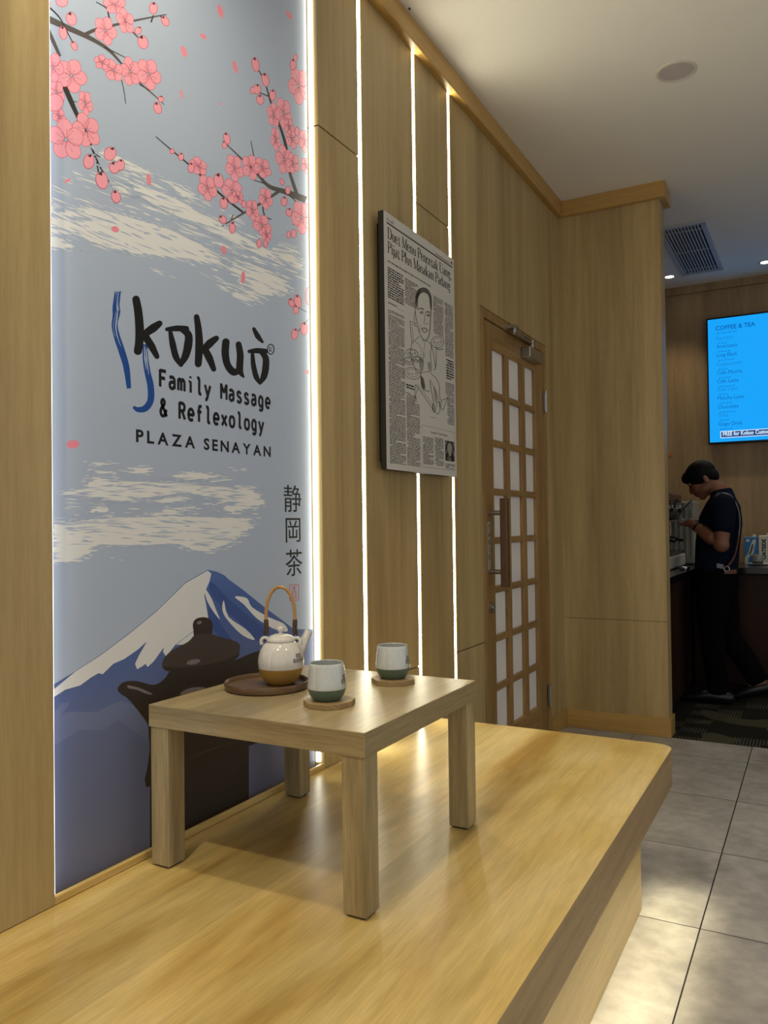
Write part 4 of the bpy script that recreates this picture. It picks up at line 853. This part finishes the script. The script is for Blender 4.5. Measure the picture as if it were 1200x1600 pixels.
def rad_at(prof):
    def f(z):
        best = .03
        for (r0, z0), (r1, z1) in zip(prof, prof[1:]):
            if z0 <= z <= z1 and z1 > z0 and max(r0, r1) > .02: best = r0 + (r1 - r0) * (z - z0) / (z1 - z0); break
        return best
    return f
view_a = math.atan2(-py_, -px_)
stamps(tp, base, rad_at(prof[:13]), [(2, .0715), (4, .0605)], view_a + .92, .0088)
cprof = [(.0005, 0), (.027, 0), (.030, .0015), (.0375, .012), (.0412, .0225), (.0418, .026), (.0418, .030), (.0410, .044), (.0395, .060), (.0378, .074), (.0370, .0785), (.0360, .0800), (.0348, .0785), (.0355, .072), (.037, .05), (.0385, .03), (.034, .012), (.0005, .008)]
def cup(x, y, z, label):
    t = thing('tea_cup', (x, y, z), label, 'cup', 'handleless tea cups on the low table')
    MB().lathe(cprof, (x, y, z), 56, mids=[1] * 5 + [0] * 6 + [2] * 6).build('body', [GREYGLAZE, GREEN, INNER], t, smooth=True)
    stamps(t, (x, y, z), rad_at(cprof[:11]), [(1, .052), (2, .0425)], math.atan2(-y, -x) + 1.10, .0088)
def coaster(x, y, z, rot, pts, label):
    P_ = [(x + r * cos(rot + radians(a)), y + r * sin(rot + radians(a))) for a, r in pts]
    mb = MB(); mb.prism(P_, z, z + .0125)
    tag(mb.build('coaster', W_CO, bevel=.0015), label, 'coaster', 'wooden coasters under the cups')
CO = [(0, .058), (40, .052), (75, .0545), (120, .054), (165, .056), (205, .054), (250, .0545), (285, .053), (325, .0535)]
C1 = (-.937, 1.447); C2 = (-.922, 1.722)
coaster(C1[0] + .004, C1[1] + .002, ZT2, YAW + .25, CO, 'nine-sided wooden coaster under the nearer cup beside the tray')
coaster(C2[0] + .001, C2[1], ZT2, YAW - .5, CO, 'nine-sided wooden coaster under the farther cup near the table back')
cup(*C1, ZT2 + .0125, 'grey and green cup nearer the camera, in front of the teapot')
cup(*C2, ZT2 + .0125, 'grey and green cup farther away, standing alone near the table back')

# ------------------------------------------------------------------ ceiling fittings
t = thing('ceiling_speaker', (-.488, 3.506, CEIL), 'round pale ceiling speaker grille in the white ceiling', 'speaker')
MB().lathe([(.0815, 0), (.0815, -.004), (.076, -.007), (.070, -.006), (.069, -.002)], (-.488, 3.506, CEIL), 48).build('rim', plain('rim_white', 'd0cabd', .5), t, smooth=True)
MB().lathe([(.0005, -.0045), (.0695, -.003)], (-.488, 3.506, CEIL), 48).build('grille', plain('grille_mauve', 'bdb3b1', .7), t)
tag(MB().lathe([(.0005, -.006), (.004, -.005), (.005, 0)], (-1.28, 2.585, CEIL), 12).build('ceiling_hook', DARKMETAL), 'tiny dark screw head in the ceiling near the oak crown trim', 'screw')
t = thing('air_vent', (-.74, 5.89, CEIL), 'rectangular grey slatted air vent in the rear ceiling', 'vent')
VX0, VX1, VY0, VY1 = -.862, -.618, 5.36, 6.42
ALU = plain('vent_aluminium', 'b4b4b8', .5, 0)
fr = MB()
for a, b in (((VX0 - .02, VY0 - .02), (VX1 + .03, VY0 + .012)), ((VX0 - .02, VY1 - .012), (VX1 + .03, VY1 + .02)), ((VX0 - .02, VY0), (VX0 + .008, VY1)), ((VX1 - .004, VY0), (VX1 + .03, VY1))): fr.box((a[0], a[1], CEIL - .014), (b[0], b[1], CEIL))
fr.build('frame', ALU, t, bevel=.002, seg=1)
MB().box((VX0, VY0, CEIL - .002), (VX1, VY1, CEIL - .0005)).build('dark_backing', BACK, t)
ns = 12
for i in range(1, ns):
    x = VX0 + (VX1 - VX0) * i / ns
    MB().box((x - .0045, VY0 + .01, CEIL - .014), (x + .0045, VY1 - .01, CEIL - .003)).build('slat', ALU, t)
for y in (VY0 + .1, (VY0 + VY1) / 2, VY1 - .1): MB().box((VX0, y - .004, CEIL - .0125), (VX1, y + .004, CEIL - .006)).build('cross_bar', ALU, t)

# ------------------------------------------------------------------ menu screen
YS = 6.735
t = thing('menu_screen', (-.45, YS, 1.81), 'bright blue menu screen on the far wall listing coffee and tea', 'screen')
SX0, SX1, SZ0, SZ1 = -.738, -.165, 1.812, 2.782
MB().box((SX0 - .012, YS + .002, SZ0 - .014), (SX1 + .012, YS + .05, SZ1 + .014)).build('bezel', BLACK, t, bevel=.003)
MB().box((SX0 + .1, YS + .05, SZ0 + .2), (SX1 - .1, 6.80, SZ1 - .2)).build('wall_mount', DARKMETAL, t)
SCR = emit('screen_blue', '18a4fb', 1.0); SCT = emit('screen_text', '158ae0', .9); SCN = emit('screen_navy', '223a78', 1.0); SCW = emit('screen_white', 'cfeaff', 1.0); SCD = emit('screen_dark_text', '1264b8', .9)
MB().box((SX0, YS, SZ0), (SX1, YS + .0025, SZ1)).build('display', SCR, t)
mt = MB()
def scr_text(txt, x0, x1, zb, cap, mi, lay=1, bold=.0):
    vs, fs = text2d(txt, bold, 2); xs = [p[0] for p in vs]; a, b = min(xs), max(xs)
    mt.add([(x0 + (p[0] - a) / (b - a) * (x1 - x0), YS - .0005 * lay, zb + p[1] * cap / .727) for p in vs], fs, mi)
def sx(px, py): p = on_y(px, py, YS); return p.x, p.z
for txt, l, r, cap in (('COFFEE & TEA', (1118, 516.5), (1180, 510), .034),):
    x0, z0 = sx(*l); x1, z1 = sx(*r); scr_text(txt, x0, x1, z0, cap, 3, 1, .02)
x0, z0 = sx(1119, 521)
for k in range(4): mt.box((x0 + k * .04, YS - .0006, z0 - .004), (x0 + k * .04 + .032, YS - .0001, z0 + .003), 0)
mt.build('menu_title', [SCT, SCN, SCW, SCD], t, fixn=False); mt = MB()
rows = [('Espresso', 1145, 531.5), ('Americano', 1152, 544.5), ('Long Black', 1152, 558), ('Cappuccino', 1159, 572), ('Cafe Mocha', 1159.5, 585.5), ('Cafe Latte', 1154, 599), ('Aren Latte', 1153, 611.5), ('Matcha Latte', 1163, 625), ('Chocolate', 1154, 639), ('Ocha', 1137, 651.5), ('Ginger Drink', 1160, 665.5)]
for i, (txt, xr, yb) in enumerate(rows):
    x0, z0 = sx(1119 + i * .35, yb); x1, _ = sx(xr, yb); scr_text(txt, x0, x1, z0, .030, 3 if i % 3 else 0, 1, 0)
    mt.build('menu_line', [SCT, SCN, SCW, SCD], t, fixn=False); mt = MB()
    for k in range(3 + i % 3):
        a = x0 + .012 + k * .024; mt.box((a, YS - .0006, z0 - .032), (a + .017, YS - .0001, z0 - .024), 0)
    mt.build('menu_note', [SCT, SCN, SCW, SCD], t, fixn=False); mt = MB()
bx0, bz0 = sx(1127, 683.5); _, bz1 = sx(1127, 675)
mt.box((bx0 - .006, YS - .0004, bz0 - .006), (SX1 - .02, YS - .0001, bz1 + .006), 2); mt.box((bx0, YS - .0008, bz0), (SX1 - .026, YS - .0002, bz1), 1)
xe, _ = sx(1199, 680); scr_text('FREE for Kokuo Customers', bx0 + .012, bx0 + .012 + (xe - bx0) * 24 / 20.5, bz0 + .011, .031, 2, 3, .03)
mt.build('banner', [SCT, SCN, SCW, SCD], t, fixn=False)

# ------------------------------------------------------------------ coffee bar
STONE = plain('black_granite', '17171a', .16, spec=.5)
CT = .868
wk = MB(); wk.prism([(-1.40, 4.76), (-.76, 4.76), (-.76, 5.98), (1.2, 5.98), (1.2, 6.80), (-1.40, 6.80)], CT - .042, CT)
tag(wk.build('worktop', STONE, bevel=.003), 'black stone worktop running round the corner of the coffee bar', 'worktop')
for nm, a, b, lab, face in (('left', (-1.395, 4.765, .002), (-.80, 6.79, CT - .0425), 'dark brown counter cabinet beneath the coffee machine', 'x'), ('back', (-.795, 6.03, .002), (1.19, 6.79, CT - .0425), 'dark brown counter cabinet beneath the milk cartons', 'y')):
    c = thing('counter_cabinet', ((a[0] + b[0]) / 2, (a[1] + b[1]) / 2, 0), lab, 'cabinet', 'dark counter cabinets of the coffee bar')
    if face == 'x':
        MB().box((a[0], a[1], .10), (b[0] - .020, b[1], b[2])).box((a[0], a[1], .002), (b[0] - .03, b[1], .1)).build('carcass', W_C, c)
        for i in range(2): MB().box((b[0] - .0195, 4.77 + i * .61, .06), (b[0], 4.77 + i * .61 + .605, b[2] - .004)).build('door', W_C, c, bevel=.001, seg=1)
    else:
        MB().box((a[0], a[1] + .020, .10), (b[0], b[1], b[2])).box((a[0], a[1] + .03, .002), (b[0], b[1], .1)).build('carcass', W_C, c)
        for i in range(3): MB().box((a[0] + .01 + i * .65, a[1], .06), (a[0] + .01 + i * .65 + .645, a[1] + .0195, b[2] - .004)).build('door', W_C, c, bevel=.001, seg=1)

# espresso machine on the left run, front towards +X
STEEL = plain('machine_steel', 'a9a69e', .35, .35); SATIN = plain('machine_satin', 'dcd8cc', .35, .25); BROWNLID = plain('machine_lid_brown', '4a2c26', .3); GLASSY = plain('machine_dark_panel', '2b2b2e', .2, .3)
em = thing('espresso_machine', (-1.1, 5.85, CT), 'chrome and black two group espresso machine on the worktop beside the partition', 'coffee machine')
MB().box((-1.33, 5.42, CT + .004), (-.862, 6.20, CT + .092)).build('base', SATIN, em, bevel=.012, seg=3)
MB().box((-1.32, 5.43, CT + .0925), (-.868, 6.19, CT + .118)).build('drip_tray', GLASSY, em, bevel=.004)
MB().box((-1.029, 5.50, CT + .1185), (-1.012, 6.16, CT + .130)).build('white_strip', WHITE, em)
MB().box((-1.32, 5.44, CT + .1185), (-1.03, 6.18, CT + .325)).box((-1.0299, 5.795, CT + .13), (-1.028, 5.805, CT + .32), 1).build('back_panel', [STEEL, BLACK], em, bevel=.003)
hsg = MB(); hsg.prism([(5.42, 0), (6.20, 0), (6.20, .001), (5.42, .001)], 0, .001) if False else None
up = MB()
for (xa, za), (xb, zb) in (((-.935, .33), (-.865, .46)),):
    vs = []
    for y in (5.42, 6.20): vs += [(-1.32, y, CT + za), (xa, y, CT + za), (xb, y, CT + .40), (xb, y, CT + zb), (-1.32, y, CT + zb)]
    up.add(vs, [(4, 3, 2, 1, 0), (5, 6, 7, 8, 9)] + [(i, (i + 1) % 5, 5 + (i + 1) % 5, 5 + i) for i in range(5)])
up.build('upper_housing', [GLASSY], em, bevel=.006)
MB().prism(rounded([(-1.31, 5.44), (-.875, 5.44), (-.875, 6.18), (-1.31, 6.18)], [.02, .03, .03, .02]), CT + .4605, CT + .52).build('lid', BROWNLID, em, bevel=.012, seg=3)
MB().box((-.934, 5.43, CT + .322), (-.900, 6.19, CT + .3335)).build('steel_strip', STEEL, em, bevel=.003)
for y in (5.62, 5.95):
    g = MB(); g.lathe([(.0005, .235), (.034, .235), (.036, .25), (.034, .325), (.0005, .325)], (-.955, y, CT), 28); go = g.build('group_head', CHROME, em, smooth=True)
    p = MB(); p.lathe([(.0005, .19), (.032, .195), (.034, .233), (.0005, .233)], (-.955, y, CT), 24); p.tube([(-.93, y, CT + .215), (-.89, y, CT + .205), (-.85, y, CT + .195)], [.008, .012, .013], 12, 1, rnd=True); p.build('portafilter', [CHROME, BLACK], go, smooth=True)
    d = MB(); d.tube([(-.862, y, CT + .42), (-.85, y, CT + .42)], .018, 20); d.build('dial', CHROME, em, smooth=True)
for y0, y1, x1 in ((5.62, 5.66, -.835), (5.98, 6.06, -.80)):
    MB().tube([(-.866, y0, CT + .40), (x1, y1, CT + .475)], [.012, .009], 10, rnd=True).build('steam_lever', BLACK, em, smooth=True)
for y in (5.50, 6.10): MB().tube([(-.90, y, CT + .36), (-.885, y, CT + .30), (-.89, y, CT + .16)], .006, 8).build('steam_wand', CHROME, em, smooth=True)
for x in (-1.28, -.91):
    for y in (5.47, 6.15): MB().tube([(x, y, CT), (x, y, CT + .006)], .018, 12).build('foot', BLACK, em)
wu = thing('water_boiler', (-.87, 6.5, CT), 'tall pale grey ribbed metal unit in the corner behind the coffee machine', 'boiler')
PALE = plain('boiler_grey', '9a9a8e', .4, .3)
MB().box((-.99, 6.30, CT + .006), (-.805, 6.60, CT + .475)).build('body', PALE, wu, bevel=.01)
for i in range(4): MB().box((-.955 + i * .04, 6.292, CT + .06), (-.94 + i * .04, 6.30, CT + .42)).build('rib', PALE, wu, bevel=.002, seg=1)
for x in (-.97, -.83):
    for y in (6.33, 6.57): MB().tube([(x, y, CT), (x, y, CT + .007)], .012, 10).build('foot', BLACK, wu)
tag(MB().lathe([(.0005, 0), (.030, 0), (.034, .012), (.034, .022), (.030, .022), (.028, .006), (.0005, .004)], (-.79, 5.62, CT), 28).build('steel_dish', CHROME, smooth=True), 'small shiny metal dish at the worktop edge before the coffee machine', 'dish')
# cartons
def carton(x0, y, w_, h, lab, main, name='milk_carton'):
    c = thing(name, (x0 + w_ / 2, y + w_ / 2, CT), lab, 'carton', 'milk cartons on the worktop')
    MB().box((x0, y, CT), (x0 + w_, y + w_ * .8, CT + h)).box((x0 + .002, y + .01, CT + h), (x0 + w_ - .002, y + w_ * .8 - .01, CT + h + .004)).build('body', main, c, bevel=.002, seg=1)
    MB().lathe([(.014, 0), (.014, .016), (.012, .0175), (.0005, .0175)], (x0 + w_ * .72, y + w_ * .4, CT + h + .004), 20).build('cap', WHITE, c, smooth=True)
    return c
BLUEC = plain('carton_blue', '2f78ad', .45); CREAM = plain('carton_cream', 'd5cfbd', .45); SPL = plain('carton_splash', 'cfd0c0', .45); BRN = plain('carton_brown', '5a4a3e', .45)
YC = 6.55
c1 = carton(-.493, YC, .094, .198, 'blue milk carton with a pale splash, beside the barista', [BLUEC])
g = MB()
def cq(pts, mi, lay): g.add([(x, YC - .0006 * lay, CT + z) for x, z in pts], [tuple(range(len(pts)))], mi)
cq(smooth_closed([(-.489, .002), (-.468, .002), (-.464, .04), (-.452, .06), (-.43, .075), (-.425, .11), (-.418, .14), (-.412, .18), (-.432, .178), (-.444, .15), (-.455, .12), (-.462, .09), (-.474, .065), (-.487, .05)], 3), 0, 1)
cq(smooth_closed([(-.462, .065), (-.445, .08), (-.432, .12), (-.43, .15), (-.44, .14), (-.452, .1)], 3), 1, 2)
cq([(-.478, .165), (-.455, .165), (-.455, .185), (-.478, .185)], 0, 1)
g.build('printed_splash', [SPL, BRN], c1, fixn=False)
c2 = carton(-.394, YC, .094, .208, 'cream oat milk carton with black upright lettering, beside the blue carton', [CREAM])
vs, fs = text2d('OATSIDE', .05, 2); xs = [p[0] for p in vs]; a, b = min(xs), max(xs)
MB().add([(-.346 - p[1] / .727 * .026, YC - .0006, CT + .035 + (p[0] - a) / (b - a) * .15) for p in vs], fs).build('lettering', BLACK, c2, fixn=False)
MB().tube([(-.305, YC + .02, CT), (-.305, YC + .02, CT)], .001, 3) 
sc_ = tag(MB().lathe([(.0005, .003), (.05, .003), (.078, .009), (.078, .012), (.05, .007), (.0005, .006)], (-.383, 6.42, CT), 36).build('saucer', WHITE, smooth=True), 'wide white saucer on the black worktop under the grey jar', 'saucer')
j = thing('jar', (-.394, 6.42, CT + .006), 'small grey jar with a black base standing on the saucer', 'jar')
MB().lathe([(.0005, 0), (.034, 0), (.037, .004), (.037, .018)], (-.394, 6.42, CT + .0065), 32).build('base', BLACK, j, smooth=True)
MB().lathe([(.037, .018), (.0385, .022), (.0375, .066), (.036, .068), (.0005, .068)], (-.394, 6.42, CT + .0065), 32).build('body', plain('jar_grey', '8f8c86', .35, .2), j, smooth=True)
tag(MB().box((-1.062, 6.797, 1.716), (-1.042, 6.80, 1.734)).box((-1.054, 6.796, 1.730), (-1.032, 6.799, 1.752)).build('sticker', plain('sticker_orange', 'c8693a', .6)), 'small orange sticker on the far wall just beside the partition edge', 'sticker')

# ------------------------------------------------------------------ the barista
YB = 5.70
def pb(px, py, Y=YB): return on_y(px, py, Y)
SKIN = plain('skin', '84563f', .5, spec=.4); HAIR = plain('hair_black', '08080a', .6, spec=.15); SHIRT = plain('navy_shirt', '0e1526', .9, spec=.1); TROU = plain('black_trousers', '070708', .9, spec=.08); SHOE = plain('black_shoe', '121214', .35); STRAPM = plain('strap_grey', '8a8890', .6); LEATH = plain('strap_brown', '6a3f34', .6); BUCK = plain('strap_buckle', (.6, .58, .55), .3, 1)
def remesh(mb, name, m, parent, voxel=.007, sm=6, fac=.5, cut=None):
    me = mb.mesh('tmp', [m]); o = bpy.data.objects.new('tmp', me); col.objects.link(o)
    md = o.modifiers.new('r', 'REMESH'); md.mode = 'VOXEL'; md.voxel_size = voxel
    s = o.modifiers.new('s', 'SMOOTH'); s.iterations = sm; s.factor = fac
    nm = bpy.data.meshes.new_from_object(o.evaluated_get(bpy.context.evaluated_depsgraph_get())); nm.name = name
    bpy.data.objects.remove(o); bpy.data.meshes.remove(me)
    if cut:
        bm = bmesh.new(); bm.from_mesh(nm)
        for co, no in cut:
            r = bmesh.ops.bisect_plane(bm, geom=bm.verts[:] + bm.edges[:] + bm.faces[:], plane_co=co, plane_no=no, clear_outer=True)
            bmesh.ops.holes_fill(bm, edges=[e for e in r['geom_cut'] if isinstance(e, bmesh.types.BMEdge)])
        bm.to_mesh(nm); bm.free()
    nm.materials.clear(); nm.materials.append(m)
    nm.polygons.foreach_set('use_smooth', [True] * len(nm.polygons)); nm.update()
    ob = bpy.data.objects.new(name, nm); col.objects.link(ob); put(ob, parent); return ob
pr = thing('person', (pb(1118, 1075).x, YB, 0), 'person in navy shirt and apron straps, head bowed over both hands by the coffee machine', 'person')
YV = Vector((0, 1, 0))
hc = pb(1096, 748)
th = radians(36); F = Vector((-cos(th), 0, -sin(th))); U = Vector((-sin(th), 0, cos(th)))
def hp(f, s, u): return hc + F * f + YV * s + U * u
def torso(mb, g):
    pts = [(1119, 925), (1119, 890), (1121, 850), (1126, 812), (1130, 788), (1130, 771)]
    rad = [(.115, .155), (.125, .155), (.128, .155), (.125, .175), (.095, .185), (.052, .105)]
    mb.tube([pb(*p) for p in pts], [(a + g, b + g) for a, b in rad], 24, ref=(1, 0, 0), rnd=False)
def arm(mb, pts, rad): mb.tube(pts, rad, 16, rnd=True)
nS, nE, nW, nH = pb(1130, 791, YB - .185), pb(1127, 851, YB - .225), pb(1087, 822, YB - .14), pb(1077, 817, YB - .10)
fS, fE, fW, fH = pb(1129, 791, YB + .185), pb(1119, 850, YB + .225), pb(1092, 819, YB + .06), pb(1080, 816, YB + .0)
hipN, knN, anN = pb(1114, 915, YB - .09), pb(1112, 988, YB - .10), pb(1122, 1068, YB - .10)
hipF, knF, anF = pb(1124, 915, YB + .08), pb(1137, 992, YB + .07), pb(1187, 1054, YB + .05)
anN = Vector((anN.x, anN.y, .09)); anF = Vector((anF.x, anF.y, .15))
b = MB()
torso(b, -.012)
b.tube([pb(1128, 778), pb(1122, 766), hp(-.02, 0, -.05)], [(.062, .068), (.056, .058), (.056, .058)], 18, ref=(1, 0, 0), rnd=True)
b.ell(hp(-.012, 0, .022), F * .096, YV * .076, U * .090)
b.ell(hp(.040, 0, -.040), F * .060, YV * .058, U * .078)
b.ell(hp(.064, 0, -.100), F * .026, YV * .030, U * .024)
b.tube([hp(.080, 0, .010), hp(.096, 0, -.018), hp(.106, 0, -.036)], [.011, .013, .014], 12, rnd=True)
b.ell(hp(.082, .030, .012), F * .014, YV * .026, U * .010); b.ell(hp(.082, -.030, .012), F * .014, YV * .026, U * .010)
b.ell(hp(.094, 0, -.062), F * .010, YV * .024, U * .007); b.ell(hp(.092, 0, -.076), F * .010, YV * .022, U * .008)
for s in (-1, 1):
    b.ell(hp(-.026, s * .081, -.030), F * .017 + YV * s * .006, YV * .009, U * .029)
    b.ell(hp(.01, s * .045, -.065), F * .05, YV * .02, U * .03)
arm(b, [nS, nS.lerp(nE, .5), nE, nE.lerp(nW, .35), nW, nH], [.056, .054, .050, .049, .031, .028]); arm(b, [fS, fS.lerp(fE, .5), fE, fE.lerp(fW, .35), fW, fH], [.056, .050, .044, .042, .028, .027])
for e_, r_ in ((nE, .050), (fE, .049), (nW, .030), (fW, .029), (nS, .058), (fS, .058)): b.ell(e_, Vector((r_, 0, 0)), YV * r_, Vector((0, 0, r_)), 16)
held = pb(1069, 812.5, YB - .06)
def hand(mb, wr, pc, side):
    d = (held - wr); d.z *= .4; d.normalize(); n = Vector((0, 0, 1)); s = d.cross(n).normalized() * side
    pc = wr + d * .055
    mb.ell(pc, d * .046, s * .040, n * .017, 16)
    for i, (ln, off) in enumerate(((.030, .030), (.034, .011), (.032, -.009), (.026, -.027))):
        k0 = pc + d * .036 + s * off; k1_ = k0 + d * ln * .9 + n * .004; k2 = k1_ + d * ln * .35 + s * (-.008) - n * .014; mb.tube([k0, k1_, k2], [.0092, .0086, .0078], 8, rnd=True)
    t0 = pc - d * .02 + s * .034; t1 = t0 + d * .026 + s * .012 + n * .012; mb.tube([t0, t1, t1 + d * .026 - s * .004 + n * .006], [.0112, .0098, .0086], 8, rnd=True)
hand(b, nW, nH, 1); hand(b, fW, fH, -1)
for h_, k_, a_ in ((hipN, knN, anN), (hipF, knF, anF)): b.tube([h_, h_.lerp(k_, .5), k_, k_.lerp(a_, .4), a_], [.085, .074, .055, .052, .036], 16, rnd=True)
toeN = Vector((anN.x - .17, anN.y, .035)); heelF = anF; toeF = Vector((anF.x - .15, anF.y, .03))
b.tube([anN + Vector((.03, 0, -.05)), anN + Vector((-.06, 0, -.045)), toeN], [(.034, .036), (.034, .04), (.022, .036)], 12, ref=(0, 0, 1), rnd=True)
b.tube([anF + Vector((.02, 0, -.02)), anF + Vector((-.05, 0, -.06)), toeF], [(.034, .034), (.034, .04), (.022, .036)], 12, ref=(0, 0, 1), rnd=True)
remesh(b, 'body', SKIN, pr, .0055, 3)
for s in (-1, 1): MB().ell(hp(.0795, s * .031, -.004), F * .008, YV * .010, U * .006, 10).build('eye', plain('eye_dark', '1a1412', .2), pr, smooth=True)
b = MB(); b.ell(hp(-.012, 0, .028), F * .104, YV * .082, U * .094); b.ell(hp(.052, 0, .056), F * .058, YV * .060, U * .044); b.ell(hp(-.065, 0, -.02), F * .045, YV * .066, U * .055)
cz = pb(1095, 757)
remesh(b, 'hair', HAIR, pr, .006, 3, cut=[(cz, Vector((.03, 0, -1)).normalized())])
b = MB(); torso(b, .010)
arm(b, [nS + Vector((0, .012, .006)), nS.lerp(nE, .3), nS.lerp(nE, .50)], [.078, .076, .072]); arm(b, [fS + Vector((0, -.012, .006)), fS.lerp(fE, .3), fS.lerp(fE, .50)], [.078, .076, .072])
b.tube([pb(1129, 778), pb(1126, 765)], [(.080, .085), (.067, .07)], 20, ref=(1, 0, 0))
remesh(b, 'shirt', SHIRT, pr, .008, 4)
b = MB(); b.tube([pb(1119, 888), pb(1119, 915), pb(1119, 945)], [(.142, .172), (.142, .178), (.115, .15)], 20, ref=(1, 0, 0), rnd=False)
for h_, k_, a_ in ((hipN, knN, anN), (hipF, knF, anF)): b.tube([h_, h_.lerp(k_, .5), k_, k_.lerp(a_, .5), a_ + Vector((0, 0, -.02))], [.112, .100, .080, .072, .064], 16, rnd=False)
remesh(b, 'trousers', TROU, pr, .009, 4)
for an, toe, lift in ((anN, toeN, 0), (anF, toeF, 1)):
    s = MB()
    if not lift: s.tube([Vector((an.x + .06, an.y, .045)), Vector((an.x - .04, an.y, .05)), Vector((toe.x - .03, an.y, .03))], [(.043, .042), (.048, .048), (.026, .042)], 14, ref=(0, 0, 1), rnd=True)
    else: s.tube([an + Vector((.045, 0, -.045)), an + Vector((-.05, 0, -.075)), Vector((toe.x - .02, an.y, .028))], [(.043, .042), (.046, .048), (.025, .042)], 14, ref=(0, 0, 1), rnd=True)
    s.build('shoe', SHOE, pr, smooth=True)
def ribbon(name, pts, wv, wd, th_, m):
    pts = smooth_line3(pts); mb = MB(); mb.tube(pts, [(th_, wd)] * len(pts), 8, ref=wv); return mb.build(name, m, pr, smooth=True)
def smooth_line3(pts):
    out = []
    for i in range(len(pts) - 1):
        p0, p1, p2, p3 = pts[max(i - 1, 0)], pts[i], pts[i + 1], pts[min(i + 2, len(pts) - 1)]
        for k in range(4): t_ = k / 4; out.append(.5 * (2 * p1 + (p2 - p0) * t_ + (2 * p0 - 5 * p1 + 4 * p2 - p3) * t_ * t_ + (3 * p1 - p0 - 3 * p2 + p3) * t_ ** 3))
    out.append(pts[-1]); return out
ribbon('shoulder_strap', [pb(1112, 786, YB - .14), pb(1120, 774, YB - .15), pb(1131, 770.5, YB - .155), pb(1142, 775, YB - .15), pb(1150, 787, YB - .14), pb(1154.5, 800, YB - .12), pb(1156, 818, YB - .11), pb(1154.5, 836, YB - .11)], (1, 0, .4), .013, .004, STRAPM)
ribbon('back_strap', [pb(1154.5, 836, YB - .11), pb(1152, 852, YB - .12), pb(1148, 868, YB - .13), pb(1142, 879, YB - .145), pb(1137, 885, YB - .155)], (1, 0, .3), .013, .005, LEATH)
mb = MB(); rc = pb(1135.5, 889, YB - .165); mb.tube([rc + Vector((.016 * cos(t_), 0, .016 * sin(t_))) for t_ in [2 * pi * i / 16 for i in range(17)]], .0035, 8); mb.build('strap_ring', BUCK, pr, smooth=True)
mb = MB(); mb.obox(pb(1125, 884.5, YB - .168), Vector((.020, .002, -.004)), Vector((0, .004, 0)), Vector((.002, 0, .014))); mb.build('strap_buckle', STRAPM, pr, bevel=.002)
mb = MB(); mb.obox(pb(1141, 893.5, YB - .152), Vector((.036, .012, .002)), Vector((-.002, .006, 0)), Vector((0, 0, .013))); mb.build('leather_tab', LEATH, pr, bevel=.002)
mb = MB(); wb = nE.lerp(nW, .93); wd_ = (nW - nE).normalized(); mb.tube([wb - wd_ * .008, wb + wd_ * .008], .0345, 18); mb.build('wristband', BLACK, pr, smooth=True)
tag(MB().obox(held + Vector((-.004, 0, .004)), Vector((.012, .004, -.008)), Vector((-.002, .03, 0)), Vector((.006, 0, .012)).normalized() * .003).build('card', plain('pale_card', 'a9a9a4', .4)), "small pale slip held between the barista's fingers", 'card')
